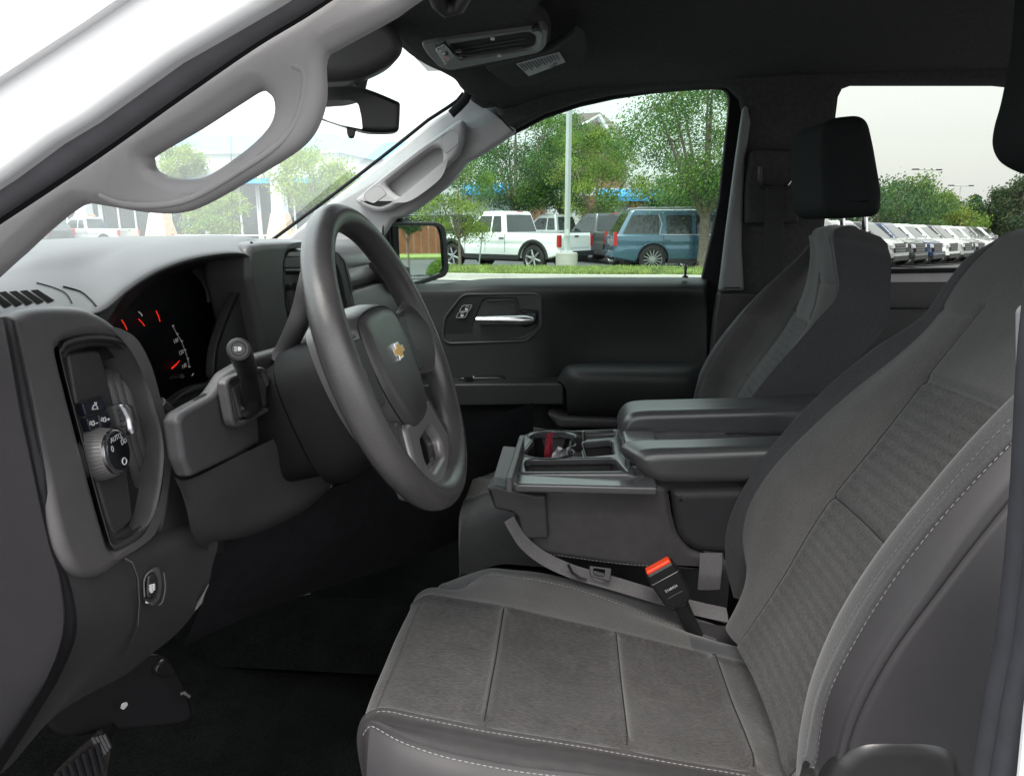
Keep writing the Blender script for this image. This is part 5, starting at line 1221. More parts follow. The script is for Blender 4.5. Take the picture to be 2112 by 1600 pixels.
# grass island with a kerb, in front of the parked vehicles
cur = [Z(x, y, 0) for x, y in [(560, 578), (860, 577), (940, 575), (1100, 574), (1300, 574), (1480, 573), (1600, 573)]]
def gl(x, f, bk, z): return Vector((x, f+(bk-f), z))
b = MB(); fx = [(-12, 19.3), (-6, 19.0), (-3, 18.6), (0, 18.4), (3, 18.5), (8, 18.9), (14, 19.5)]
bk = [21.6, 21.5, 21.3, 21.1, 21.0, 21.2, 21.6]
rws = []
for t, zz in ((0, .13), (.04, .16), (.3, .22), (.65, .22), (1, .05)):
    rws.append([Vector((x, y+.18+(k-y-.18)*t, gz(x, y)+zz)) for (x, y), k in zip(fx, bk)])
def gd(u, v): return .03*noise.noise(Vector((u*3, v*9, 0)))
Surf(rws).build(b, 8, 24, OM['grass'], gd)
rnd = random.Random(2); S0 = Surf(rws)
for i in range(26000):
    u, v = rnd.uniform(0, 4), rnd.uniform(0, 6); p = S0.ev(u, v); h = rnd.uniform(.05, .14); a = rnd.uniform(0, 6.28); d_ = Vector((math.cos(a), math.sin(a), 0))*.012
    l = Vector((rnd.uniform(-.04, .04), rnd.uniform(-.04, .04), h)); b.add([p-d_, p+d_, p+l], [(0, 1, 2)], OM['grass'])
b.obj('grass', None, angle=0, kind='stuff')
b = MB(); 
for (x0, y0), (x1, y1) in zip(fx, fx[1:]):
    vs = []
    for (x, y) in ((x0, y0), (x1, y1)):
        z = gz(x, y); vs += [Vector((x, y-.30, z)), Vector((x, y-.08, z+.01)), Vector((x, y-.06, z+.15)), Vector((x, y+.2, z+.16)), Vector((x, y+.22, z))]
    b.add(vs, [(i, i+1, i+6, i+5) for i in range(4)], OM['conc'])
b.obj('kerb', None, angle=0, kind='structure')
# ---- trees
def tree(name, base, H, crown, leafs, nleaf, lsz, trunk_r, seed, label, cat='tree', group=None, trunk_h=.3, lean=(0, 0), forks=6, clumps=26, conifer=False, gap=.75):
    rnd = random.Random(seed); base = Vector(base)
    t = empty(name, None, base, label=label, category=cat)
    if group: t['group'] = group
    b = MB(); th = H*trunk_h; cr_, ch = crown    # crown radius, crown bottom fraction
    top = Vector((lean[0], lean[1], th))
    b.tube([Vector((0, 0, -.3)), Vector((0, 0, 0)), Vector((lean[0]*.4+.02, lean[1]*.4, th*.5)), top], [trunk_r*1.5, trunk_r*1.2, trunk_r, trunk_r*.9], OM['bark'], 10)
    cl = []
    cz0, cz1 = H*ch, H
    for i in range(clumps):
        if conifer:
            f = rnd.random()**.8; z = cz0+(cz1-cz0)*f; rr = cr_*(1-f*.85)*rnd.uniform(.4, 1)
        else:
            f = rnd.random(); z = cz0+(cz1-cz0)*f; rr = cr_*math.sin(math.pi*min(.97, .12+.80*f))**.7*math.sqrt(rnd.random())
        a = rnd.uniform(0, 6.28); cl.append((Vector((rr*math.cos(a)+lean[0], rr*math.sin(a)+lean[1], z*.97)), cr_*rnd.uniform(.18, .38)))
    limbs = []
    for i in range(forks):
        a = 6.28*i/forks+rnd.uniform(-.4, .4); r_ = cr_*rnd.uniform(.45, .7); e = Vector((r_*math.cos(a)+lean[0], r_*math.sin(a)+lean[1], H*rnd.uniform(.6, .85)))
        s = top+Vector((0, 0, -th*rnd.uniform(0, .15))) if not conifer else Vector((0, 0, H*rnd.uniform(.3, .8)))
        m = s.lerp(e, .45)+Vector((0, 0, -H*.03)); pts = [s, m, e]; limbs.append(pts)
        b.tube([Vector(q) for q in sm(pts, 4, False)], [trunk_r*(.62-.5*k/8) for k in range(9)], OM['bark'], 6)
    if conifer or True:
        b.tube([top, Vector((lean[0]*1.1, lean[1], H*.7)), Vector((lean[0], lean[1], H*.93))], [trunk_r*.8, trunk_r*.4, trunk_r*.1], OM['bark'], 7)
    for c, r_ in cl:
        q = min((l_[k] for l_ in limbs for k in (1, 2)), key=lambda v_: (v_-c).length)
        b.tube([q, q.lerp(c, .5)+Vector((0, 0, .03*H*rnd.uniform(-1, 1))), c], [trunk_r*.16, trunk_r*.10, trunk_r*.04], OM['bark'], 4)
    b.obj('trunk', t, angle=60, wn=False)
    vs = np.empty((nleaf*4, 3)); mi = []
    wts = [c[1]**2 for c in cl]; pick = rnd.choices(range(len(cl)), wts, k=nleaf)
    lm = [rnd.choices(range(len(leafs)), [3, 2, 1.6][:len(leafs)])[0] for _ in cl]
    for i, k in enumerate(pick):
        c, r_ = cl[k]
        while True:
            d_ = Vector((rnd.gauss(0, .5), rnd.gauss(0, .5), rnd.gauss(0, .36)))
            if d_.length < 1.6: break
        p = c+d_*r_
        s = lsz*rnd.uniform(.55, 1.25)*.5; nx = Vector((rnd.gauss(0, 1), rnd.gauss(0, 1), rnd.gauss(0, .7))).normalized(); ny = nx.orthogonal().normalized(); nz = nx.cross(ny)
        vs[i*4] = p-ny*s; vs[i*4+1] = p-nz*s*.55; vs[i*4+2] = p+ny*s; vs[i*4+3] = p+nz*s*.55
        mi.append(lm[k] if rnd.random() < .75 else rnd.randrange(len(leafs)))
    me = bpy.data.meshes.new('crown'); me.vertices.add(nleaf*4); me.vertices.foreach_set('co', vs.ravel())
    me.loops.add(nleaf*4); me.loops.foreach_set('vertex_index', np.arange(nleaf*4)); me.polygons.add(nleaf)
    me.polygons.foreach_set('loop_start', np.arange(0, nleaf*4, 4)); me.polygons.foreach_set('loop_total', np.full(nleaf, 4)); me.polygons.foreach_set('material_index', mi)
    for m_ in leafs: me.materials.append(m_)
    me.update(); me.validate(); o = bpy.data.objects.new('crown', me); COL.objects.link(o); o.parent = t
    return t
def G0(px, y): p = ray(px, 640); return Vector((p.x/(p.y)*(y+1.23), y, 0))     # ground point on a sight line at distance y
def gp(px, y):
    q = G0(px, y); q.z = gz(q.x, q.y); return q
L_ = LEAF
def Ht(px, py, y): q = Y(px, py, y); return q.z-gz(q.x, q.y)
def tr(name, px, y, tp, crown, lf, n, ls, tr_, seed, label, **k): return tree(name, gp(px, y), Ht(px, tp, y), crown, lf, n, ls, tr_, seed, label, **k)
tr('shade_tree', 1442, 21.2, 130, (2.75, .40), [L_[0], L_[1], L_[2]], 46000, .075, .15, 11, 'big fresh green tree in front of the blue sport utility vehicle', trunk_h=.30, forks=8, clumps=80)
tr('young_tree', 949, 20.4, 322, (1.2, .36), [L_[3], L_[0], L_[1]], 13000, .065, .045, 12, 'small yellow green tree on the grass beside the white pickup', trunk_h=.33, forks=6, clumps=40)
tr('shade_tree', 1063, 33, 205, (2.7, .36), [L_[1], L_[2], L_[0]], 30000, .10, .15, 13, 'deep green tree behind the cab of the white pickup', forks=6, clumps=60, trunk_h=.28)
tr('shade_tree', 1155, 35, 232, (1.9, .34), [L_[1], L_[0], L_[2]], 22000, .10, .12, 14, 'green tree directly behind the lamp pole', forks=6, clumps=44)
tr('shade_tree', 1225, 31, 268, (2.0, .36), [L_[0], L_[3], L_[1]], 22000, .09, .11, 15, 'round light green tree right of the lamp pole, below the gable', forks=5, clumps=44)
tr('shade_tree', 1395, 37, 330, (2.3, .4), [L_[1], L_[2]], 9000, .16, .12, 16, 'darker tree behind the blue sport utility vehicle', forks=5, clumps=36)
tr('shade_tree', 655, 31, 312, (2.0, .55), [L_[3], L_[0], L_[3]], 9000, .13, .1, 17, 'light green tree seen through the windshield above the steering wheel', forks=6, clumps=44)
tr('shade_tree', 455, 36, 368, (1.7, .2), [L_[3], L_[0]], 7000, .14, .08, 18, 'pale tree seen through the windshield beside the antenna', forks=5, clumps=36)
tr('shade_tree', 398, 50, 285, (1.9, .66), [L_[3], L_[0]], 6000, .18, .10, 19, 'tall pale tree seen through the opening of the grab handle', forks=5, clumps=30)
for i, (px, y, tp, r_, lf, lab) in enumerate([(1848, 58, 374, 3.0, 1, 'dense green tree next to the passenger headrest'), (1790, 52, 385, 3.2, 2, 'dark tree just behind the passenger headrest'), (1880, 62, 392, 2.6, 0, 'fresh green tree right of the dense one'), (1932, 60, 434, 2.6, 3, 'bright green low tree behind the row of pickups'), (1966, 64, 420, 2.5, 2, 'darker round tree left of the tall pine'), (1908, 74, 400, 2.2, 3, 'pale feathery tree top between the green trees'), (2010, 70, 440, 2.6, 1, 'low green tree in front of the pines')]):
    tr('wood_tree', px, y, tp, (r_, .12), [[L_[0], L_[1]], [L_[1], L_[0]], [L_[2], L_[1]], [L_[3], L_[0]]][lf], 9000, .24, .16, 30+i, lab, group='trees behind the row of pickups', forks=5, clumps=46)
for i, (px, y, tp, r_, lab) in enumerate([(2072, 60, 374, 2.6, 'tall olive pine at the right edge of the rear window'), (2032, 62, 394, 2.0, 'shorter olive pine beside the tall one'), (2120, 62, 425, 2.4, 'olive pine partly cut off by the driver headrest'), (1981, 82, 402, 1.1, 'thin pine top rising behind the wood')]):
    tr('pine_tree', px, y, tp, (r_, .14), [L_[4], L_[2]], 9000, .22, .17, 50+i, lab, forks=6, clumps=46, conifer=True, trunk_h=.2)

# ---- vehicles
def arch(cx_, r_, z0, n=10): return [(cx_+r_*math.cos(math.pi*i/n), z0+r_*math.sin(math.pi*i/n)) for i in range(n+1)]
def wheel(root, x, y, r_, spokes, wd=.26, m=None):
    b = MB(); s = 1 if y > 0 else -1; c = Vector((x, y, r_))
    prof = [(-wd/2, r_*.72), (-wd/2, r_*.93), (-wd/2+.03, r_), (wd/2-.03, r_), (wd/2, r_*.93), (wd/2, r_*.72)]
    def lath(pr, m, n=28):
        lp = [[c+Vector((r2*math.cos(a), d_*s, r2*math.sin(a))) for a in [2*math.pi*i/n for i in range(n)]] for d_, r2 in pr]; b.loft(lp, m, True, False)
    lath(prof, OM['tyre']); w_ = b.obj('wheel', root, angle=40, wn=False)
    b = MB()
    lath([(wd/2-.01, r_*.72), (wd/2-.03, r_*.68), (wd/2-.09, r_*.64)], OM['alloy'])
    b.loft([[c+Vector((r_*.66*math.cos(a), (wd/2-.09)*s, r_*.66*math.sin(a))) for a in [2*math.pi*i/28 for i in range(28)]], [c+Vector((0, (wd/2-.09)*s, 0))]*28], OM['dark'], True, False)
    for i in range(spokes):
        a = 2*math.pi*(i+.25)/spokes; d_ = Vector((math.cos(a), 0, math.sin(a))); q = Vector((0, (wd/2-.03)*s, 0))
        b.tube([c+q+d_*r_*.1, c+q+d_*r_*.69], [r_*.09 if spokes < 8 else r_*.045, r_*.07 if spokes < 8 else r_*.045], OM['alloy'], 6, rb=.02, upv=Vector((0, 1, 0)).cross(d_))
    b.tube([c+Vector((0, (wd/2-.06)*s, 0)), c+Vector((0, (wd/2-.01)*s, 0))], r_*.14, OM['alloy'], 14)
    b.obj('rim', w_, angle=40, wn=False)
def vehicle(kind, paint, loc, rz, label, cat, group=None, dark=None, clad=False, name=None, spokes=6, detail=True):
    """nose to +x, built from side outlines, with wheel arches, taper of the glasshouse, lamps and gaps"""
    root = empty(name or kind, None, loc, rz, label=label, category=cat)
    if group: root['group'] = group
    P = OM[paint]
    if kind == 'parked_pickup': Ln, W, Hh, rf, rr_, wr, bel, zb = 5.5, 1.98, 1.93, 1.72, -1.75, .42, 1.22, .42
    elif kind == 'parked_suv': Ln, W, Hh, rf, rr_, wr, bel, zb = 5.4, 2.04, 1.94, 1.62, -1.48, .42, 1.18, .34
    else: Ln, W, Hh, rf, rr_, wr, bel, zb = 4.7, 1.86, 1.60, 1.42, -1.38, .35, 1.02, .28
    x1, x0 = Ln/2, -Ln/2; hw = W/2; hood = bel-.04
    low = [(x0+.02, zb+.12), (x0, .62), (x0+.01, bel-.12), (x0+.05, bel)]
    if kind == 'parked_pickup': low += [(-.55, bel), (.55, bel-.02), (1.15, bel+.01), (2.2, hood-.02), (x1-.10, hood-.10), (x1-.02, .95), (x1, .62), (x1-.06, zb+.05)]
    else: low += [(-.5, bel+.01), (.9, bel-.02), (1.2, bel-.01), (x1-.6, hood-.06), (x1-.14, hood-.2), (x1-.02, .72), (x1, .55), (x1-.06, zb)]
    low += [(rf+.52, zb)]+arch(rf, wr+.09, wr)+[(rf-.53, zb), (rr_+.53, zb)]+arch(rr_, wr+.09, wr)+[(rr_-.53, zb)]
    b = MB(); pl_ = Pl((0, -hw, 0), (0, -1, 0), (1, 0, 0))
    b.plate(pl_, low, [], W, .055, P, local=True, res=3)
    bm = bmesh.new(); vv = [bm.verts.new(v) for v in b.v]
    for f in b.f:
        try: bm.faces.new([vv[k] for k in f])
        except ValueError: pass
    for z_ in (.5, .62, .74, .84, .92, .97, 1.03, 1.10, 1.17): bmesh.ops.bisect_plane(bm, geom=bm.verts[:]+bm.edges[:]+bm.faces[:], plane_co=(0, 0, z_), plane_no=(0, 0, 1))
    for k in range(-9, 10): bmesh.ops.bisect_plane(bm, geom=bm.verts[:]+bm.edges[:]+bm.faces[:], plane_co=(k*.29, 0, 0), plane_no=(1, 0, 0))
    for k in (-.6, -.3, 0, .3, .6): bmesh.ops.bisect_plane(bm, geom=bm.verts[:]+bm.edges[:]+bm.faces[:], plane_co=(0, k, 0), plane_no=(0, 1, 0))
    for v in bm.verts:      # swell of the flanks, shoulder crease, plan taper of nose and tail, crown of the bonnet
        x, y, z = v.co; t = abs(y)/hw; s_ = 1 if y > 0 else -1
        ins = .035*max(0, (.74-z)/.4)**1.5+.022*max(0, (z-.97)/.25)+.014*math.exp(-((z-.86)/.07)**2)+.085*max(0, (x-(x1-.9))/.9)**2+.05*max(0, ((x0+.7)-x)/.7)**2
        v.co.y = s_*(abs(y)-ins*t**3)
        if z > bel-.2: v.co.z += .03*(1-t*t)*(1 if x > 1.0 or kind == 'parked_suv' else 0)
        v.co.x -= .10*t**3*max(0, (x-(x1-.35))/.35)
    bmesh.ops.recalc_face_normals(bm, faces=bm.faces); bm.verts.index_update()
    b = MB(); b.add([v.co.copy() for v in bm.verts], [tuple(v.index for v in f.verts) for f in bm.faces], P); bm.free()
    body_ = b.obj('body', root)
    b = MB(); b.box((0, 0, .55), (Ln*.86, W*.72, .5), OM['dark']); b.box((rf, 0, .7), (1.05, W*.9, .5), OM['dark']); b.box((rr_, 0, .7), (1.05, W*.9, .5), OM['dark']); b.obj('chassis', root)
    # glasshouse
    if kind == 'parked_pickup': gb, gt = (-.60, 1.30), (-.42, .52)
    elif kind == 'parked_suv': gb, gt = (x0+.10, 1.25), (x0+.50, .55)
    else: gb, gt = (x0+.35, 1.15), (x0+1.0, .35)
    bw, tw = hw-.05, hw-.22
    b = MB(); lps = []
    def ringp(a, c, wy, z, r_): return [Vector((p[0], p[1], z)) for p in rc([(a, -wy), (c, -wy), (c, wy), (a, wy)], r_)]
    def mixr(t, ins=0, dz=0): return ringp(gb[0]+(gt[0]-gb[0])*t+ins, gb[1]+(gt[1]-gb[1])*t-ins, bw+(tw-bw)*t-ins, bel-.03+(Hh-.06-bel+.03)*t+dz, .12)
    b.loft([mixr(0), mixr(.5), mixr(.94), mixr(1, .03, .03), mixr(1, .12, .055), mixr(1, .4, .06)], P)
    b.obj('cab', root)
    # windows: side, front, rear set just proud
    def gpt(x, z, sd, k=.006): t = (z-(bel-.03))/(Hh-.06-(bel-.03)); return Vector((x, sd*(bw+(tw-bw)*t+k), z))
    def xe(f, z, e): t = (z-(bel-.03))/(Hh-.06-(bel-.03)); a = gb[0]+(gt[0]-gb[0])*t; c = gb[1]+(gt[1]-gb[1])*t; return (a if f == 0 else c)+e
    z0, z1 = bel+.02, Hh-.17
    if kind == 'parked_pickup': cuts = [(None, -.02), (.04, None)] if True else []
    elif kind == 'parked_suv': cuts = [(None, -1.30), (-1.08, -.28), (-.16, None)]
    else: cuts = [(None, -.1), (-.02, None)]
    for sd in (-1, 1):
        for a, c in cuts:
            b = MB(); q = []
            xa0 = xe(0, z0, .14) if a is None else a; xa1 = xe(0, z1, .12) if a is None else a
            xc0 = xe(1, z0, -.2) if c is None else c; xc1 = xe(1, z1, -.16) if c is None else c
            pts = rc([(xa0, z0), (xc0, z0), (xc1, z1), (xa1, z1)], .05)
            b.add([gpt(p[0], p[1], sd) for p in pts], [tuple(range(len(pts))) if sd < 0 else tuple(range(len(pts)))[::-1]], OM['dglass'])
            b.obj('window', root, angle=0, wn=False)
    def fr(f, zz, yy, k): t = (zz-(bel-.03))/(Hh-.06-(bel-.03)); return Vector((xe(f, zz, k if f else -k), yy, zz))
    for f, nm in ((1, 'windshield'), (0, 'rear_window')):
        b = MB(); b.add([fr(f, z0, -bw+.12, .008), fr(f, z0, bw-.12, .008), fr(f, z1+.04, tw-.10, .008), fr(f, z1+.04, -tw+.10, .008)], [(0, 1, 2, 3)], OM['dglass']); b.obj(nm, root, angle=0, wn=False)
    for x in (rf, rr_):
        for s in (-1, 1): wheel(root, x, s*(hw-.14), wr, spokes)
    # arches, sills
    b = MB()
    for x in (rf, rr_):
        for s in (-1, 1):
            if clad: b.tube([Vector((p[0], s*(hw+.005), p[1])) for p in arch(x, wr+.13, wr, 14)], .055, OM['dark'], 8, rb=.03, upv=(1, 0, .01))
            else: b.tube([Vector((p[0], s*(hw-.004), p[1])) for p in arch(x, wr+.10, wr, 14)], .02, P, 6)
    for s in (-1, 1): b.box((-.02, s*(hw-.05), zb+.03), (rf-rr_-1.1, .12, .15), OM['dark'])
    b.obj('arch_trim', root)
    b = MB()
    gaps = [-.62, .22, 1.12] if kind == 'parked_pickup' else [-1.18, -.22, .85]
    for s in (-1, 1):
        for x in gaps: b.box((x, s*(hw+.0005), (zb+.15+bel)/2), (.012, .006, bel-zb-.2), OM['dark'])
        for x in gaps[:2]: b.box((x+.14, s*(hw+.012), bel-.17), (.2, .02, .035), P if not clad else OM['dark'])
    b.obj('door_line', root)
    b = MB()
    for s in (-1, 1): b.plate(Pl((1.0, s*(hw+.0), bel+.1), (-1, 0, 0), (0, 1, 0)), rc([(s*.02-.0, -.08), (s*.26, -.08), (s*.26, .12), (s*.05, .12)], .03), [], .1, .02, OM['dark'] if clad else P, local=True)
    b.obj('wing_mirror', root)
    for s in (-1, 1):
        b = MB(); b.box((x0+.035, s*(hw-.062), bel-.24 if kind != 'parked_suv' else 1.05), (.10, .13, .36 if kind != 'parked_suv' else .42), OM['tail']); b.obj('tail_lamp', root)
        b = MB(); b.plate(Pl((x1-.07, s*(hw-.26), .90 if kind != 'parked_suv' else .88), (1, 0, .1), (0, 1, 0)), rc([(-.2, -.08), (.2, -.08), (.2, .08), (-.2, .08)], .03), [], .1, .02, OM['lamp'], local=True, k=.075); b.obj('headlight', root)
    b = MB(); b.plate(Pl((x1-.02, 0, .86), (1, 0, .08), (0, 1, 0)), rc([(-.60, -.24), (.60, -.24), (.66, .16), (-.66, .16)], .04), [], .08, .02, OM['dark'], local=True, k=.04)
    for i in range(3): b.box((x1+.025, 0, .74+i*.10), (.02, 1.1, .016), OM['spaint'])
    b.obj('grille', root)
    b = MB(); b.box((x1-.0, 0, .56), (.16, W*.94, .18), OM['dark'] if clad else P); b.box((x1+.03, 0, .44), (.14, W*.9, .20), OM['dark']); b.box((x1+.07, 0, .535), (.08, W*.8, .02), OM['spaint']); b.obj('front_bumper', root)
    b = MB(); b.box((x0-.02, 0, .58), (.18, W*.92, .16), OM['dark'] if clad else OM['spaint'] if kind == 'parked_pickup' else P); b.box((x0+.02, 0, .45), (.08, W*.7, .1), OM['dark']); b.obj('rear_bumper', root)
    b = MB(); b.box((x0-.004, 0, bel-.26), (.006, W-.46, .38), P); b.box((x0-.012, 0, bel-.10), (.012, .22, .05), OM['dark']); b.obj('tailgate', root)
    if kind == 'parked_suv':
        b = MB()
        for s in (-1, 1): b.tube([(x0+.7, s*(tw-.02), Hh+.01), (x0+.75, s*(tw-.02), Hh+.05), (.3, s*(tw-.02), Hh+.05), (.4, s*(tw-.02), Hh+.0)], .02, OM['alloy'], 6)
        b.obj('roof_rail', root)
        b = MB()
        for s in (-1, 1): b.tube([gpt(-1.32, z1+.02, s, .01), gpt(-1.22, z0+.3, s, .012), gpt(-1.30, z0-.02, s, .01), gpt(-1.0, z0-.03, s, .01), gpt(.9, z0-.03, s, .01)], .022, OM['alloy'], 6)
        b.obj('window_brightwork', root)
    if kind == 'parked_pickup':
        b = MB(); b.box((-1.65, 0, bel-.01), (1.95, W-.3, .03), OM['dark']); b.obj('bed_cover', root)
        b = MB(); b.box((-.50, 0, Hh-.03), (.03, .3, .03), OM['tail']); b.obj('brake_lamp', root)
    return root
def face(px, y): return gp(px, y)
def park(kind, paint, px, y, rz, side, wheelx, label, cat, **k):
    """park a vehicle with its near rear (or front) wheel on a sight line"""
    h = Vector((math.cos(rz), math.sin(rz), 0)); nl = Vector((-h.y, h.x, 0))*side; hw = {'parked_pickup': .99, 'parked_suv': 1.02}[kind]-.14
    W_ = gp(px, y); c = W_-h*wheelx-nl*hw; return vehicle(kind, paint, (c.x, c.y, W_.z), rz, label, cat, **k)
park('parked_pickup', 'wpaint', 1103, 21.9, math.pi-R(33), 1, -1.75, 'white pickup with black wheel arches parked behind the lamp pole', 'pickup truck', clad=True, spokes=6)
park('parked_suv', 'bpaint', 1340, 21.7, R(6), -1, -1.48, 'slate blue sport utility vehicle behind the big tree', 'car', spokes=14)
park('parked_pickup', 'gpaint', 1262, 26.4, math.pi-R(58), 1, -1.75, 'dark grey pickup between the white pickup and the blue vehicle', 'pickup truck', clad=True)
park('parked_pickup', 'spaint', 1195, 31, math.pi-R(30), 1, -1.75, 'silver pickup in the second row behind the white one', 'pickup truck')
park('parked_suv', 'gpaint', 1300, 34, R(12), -1, -1.48, 'dark vehicle in the back row below the blue awning', 'car')
park('parked_suv', 'gpaint', 905, 31, math.pi-R(30), 1, -1.48, 'dark vehicle just left of the small tree, above the outside mirror', 'car')
# row of pickups seen through the rear window
cols = ['spaint', 'wpaint', 'gpaint', 'spaint', 'gpaint', 'npaint', 'wpaint', 'spaint', 'gpaint', 'wpaint', 'spaint', 'gpaint', 'spaint']
names = dict(wpaint='white', gpaint='dark grey', npaint='navy blue', spaint='silver')
ordn = ['first', 'second', 'third', 'fourth', 'fifth', 'sixth', 'seventh', 'eighth', 'ninth', 'tenth', 'eleventh', 'twelfth', 'thirteenth']
protos = {}; FWh = Vector((FW.x, FW.y, 0)).normalized(); hd_ = R(-40.3); hv = Vector((math.cos(hd_), math.sin(hd_), 0))
for i, c in enumerate(cols):
    k_ = i-4; q = CAM+RT*(17.6+1.85*k_)+FWh*(31.3+1.85*k_)-hv*2.75; q.z = gz(q.x+2, q.y)
    lab = f'{names[c]} pickup, {ordn[i]} from the left in the row seen through the rear side window'
    if c not in protos: protos[c] = vehicle('parked_pickup', c, q, hd_, lab, 'pickup truck', group='pickups parked in a row')
    else:
        o = copy_tree(protos[c]); o.location = q; o['label'] = lab
# cars through the windshield
p = gp(205, 42); vehicle('parked_pickup', 'spaint', (p.x, p.y, 0), math.pi-R(4), 'pale silver pickup seen through the lower left of the windshield', 'pickup truck')
p = gp(75, 40); vehicle('parked_suv', 'gpaint', (p.x, p.y, 0), math.pi-R(10), 'dark vehicle at the left end of the windshield', 'car')

# ---- street furniture
LP = gp(1167, 20.7)
lp = empty('lamp_post', None, LP, label='tall pale square lamp pole on a concrete base beside the white pickup', category='lamp post')
b = MB(); b.tube([(0, 0, -.1), (0, 0, .62), (0, 0, .66)], [.33, .33, .30], OM['conc'], 22); b.obj('concrete_base', lp)
b = MB(); b.tube([(0, 0, .66), (0, 0, 9)], .085, OM['galv'], 4); b.box((0, 0, .68), (.36, .36, .05), OM['galv']); b.box((0, -.09, 1.25), (.1, .02, .2), OM['galv']); b.obj('pole', lp, angle=30)
b = MB(); b.box((0, -.3, 9), (.4, .8, .12), OM['galv']); b.obj('lamp_head', lp)
b = MB(); q = gp(993, 21.2); b.tube([q+Vector((-.10, 0, 0)), q+Vector((.06, 0, 1.25))], .022, OM['galv'], 6); b.obj('metal_stake', None, label='thin leaning metal stake right of the small tree', category='stake')
for i, (px, y, h) in enumerate([(1876, 95, 8.9), (1947, 110, 7.8)]):
    q = gp(px, y); r_ = empty('area_lamp', None, q, label=['nearer twin arm lamp standing above the green trees', 'farther twin arm lamp above the green trees'][i], category='lamp post')
    b = MB(); b.tube([(0, 0, 0), (0, 0, h)], .09, OM['galv'], 6); b.obj('pole', r_)
    b = MB(); b.tube([(-1.8, -.6, h), (1.8, .6, h)], .07, OM['galv'], 6); b.obj('lamp_arm', r_)
    for s in (-1, 1): b = MB(); b.box((s*1.6, s*.5, h+.02), (.7, .4, .14), OM['dark']); b.obj('lamp_head', r_)
q = gp(2125, 70); um = empty('canopy', None, q, label='small blue canopy at the far right of the rear window', category='canopy')
b = MB(); b.loft([[Vector((sx*3.2, sy*2.2, 1.9)) for sx, sy in ((-1, -1), (1, -1), (1, 1), (-1, 1))], [Vector((sx*.1, sy*.1, 2.6)) for sx, sy in ((-1, -1), (1, -1), (1, 1), (-1, 1))]], OM['bluep']); b.obj('roof', um, angle=0)
for sx in (-1, 1):
    for sy in (-1, 1): b = MB(); b.tube([(sx*3, sy*2, -.5), (sx*3, sy*2, 1.92)], .05, OM['galv'], 6); b.obj('post', um)

# ---- dealership building
DBD = empty('showroom', None, (-22, 52, 0), label='long white showroom with a wavy pale blue roof band and dark glass front', category='building')
o_ = Vector((-22, 52, 0))
def L(px, py, y): return Y(px, py, y)-o_
b = MB()
pts_t = [(255, 268), (300, 266), (400, 272), (470, 282), (540, 279), (620, 278), (680, 276), (720, 285), (770, 296), (830, 292), (900, 300)]
for k in range(len(pts_t)-1):
    a, c = pts_t[k], pts_t[k+1]
    b.add([L(a[0], a[1], 52), L(c[0], c[1], 52), L(c[0], c[1]+34, 51.9), L(a[0], a[1]+34, 51.9)], [(0, 1, 2, 3)], OM['bluep'])
    b.add([L(a[0], a[1]-9, 52.1), L(c[0], c[1]-9, 52.1), L(c[0], c[1]+1, 52.1), L(a[0], a[1]+1, 52.1), L(a[0], a[1]-9, 54), L(c[0], c[1]-9, 54)], [(0, 1, 2, 3), (0, 1, 5, 4)], OM['stucco'])
b.obj('roof_band', DBD, angle=0)
b = MB(); 
def bx_(x0, x1, y0, y1, z0, z1, m): b.box(((x0+x1)/2-o_.x, (y0+y1)/2-o_.y, (z0+z1)/2), (x1-x0, y1-y0, z1-z0), m)
xl, xr_ = Y(-150, 460, 52).x, Y(905, 460, 52).x
bx_(xl, xr_, 52.3, 60, 0, 6.6, OM['stucco']); bx_(xl, xr_, 51, 52.2, 4.7, 5.4, OM['stucco']); b.obj('wall', DBD, angle=0)
b = MB(); bx_(xl, xr_, 50.6, 51.1, 4.35, 4.72, OM['blue']); b.obj('awning_edge', DBD, angle=0)
for k in range(9):
    b = MB(); x = xl+2+(xr_-xl-3)*k/9; bx_(x, x+(xr_-xl)/9-.5, 52.0, 52.28, .2, 4.3, OM['dglass']); g__ = b.obj('window', DBD, angle=0)
    b = MB(); 
    for j in range(4): xx = x+((xr_-xl)/9-.5)*j/3; bx_(xx-.07, xx+.07, 51.9, 52.0, .2, 4.3, OM['stucco'])
    b.obj('mullion', g__, angle=0)
# tapered piers
for i, (px, y, lab) in enumerate([(350, 44, 'tapered tan stone pier seen above the dash pad'), (592, 44, 'tapered tan stone pier just left of the steering wheel'), (200, 47, 'tan stone pier behind the silver pickup')]):
    q = gp(px, y); r_ = empty('stone_pier', None, q, label=lab, category='pillar')
    b = MB(); b.loft([[Vector((sx*w2, sx2*w2, z)) for sx, sx2 in ((-1, -1), (1, -1), (1, 1), (-1, 1))] for w2, z in ((.85, 0), (.45, 1.55+.6))], OM['stone']); b.obj('base', r_, angle=0)
    b = MB(); b.loft([[Vector((sx*w2, sx2*w2, z)) for sx, sx2 in ((-1, -1), (1, -1), (1, 1), (-1, 1))] for w2, z in ((.40, 2.15), (.35, 4.6))], OM['stucco']); b.obj('column', r_, angle=0)
q = gp(372, 42.5); b = MB(); b.tube([q, q+Vector((0, 0, .9))], [.28, .06], mat('red cone', (.6, .05, .04), .6, cn=(5, .1)), 14); b.obj('traffic_cone', None, label='red cone at the foot of the tan pier', category='traffic cone')
q = gp(88, 33); b = MB(); b.box(q+Vector((0, 0, .85)), (.95, .05, .65), mat('white board', (.75, .74, .70), .6, cn=(3, .04))); b.box(q+Vector((0, 0, .3)), (.06, .05, .6), OM['galv']); b.obj('lot_sign', None, angle=0, label='small plain white board standing at the far left of the lot', category='sign')
b = MB(); 
q1, q2 = gp(378, 30), gp(600, 30)
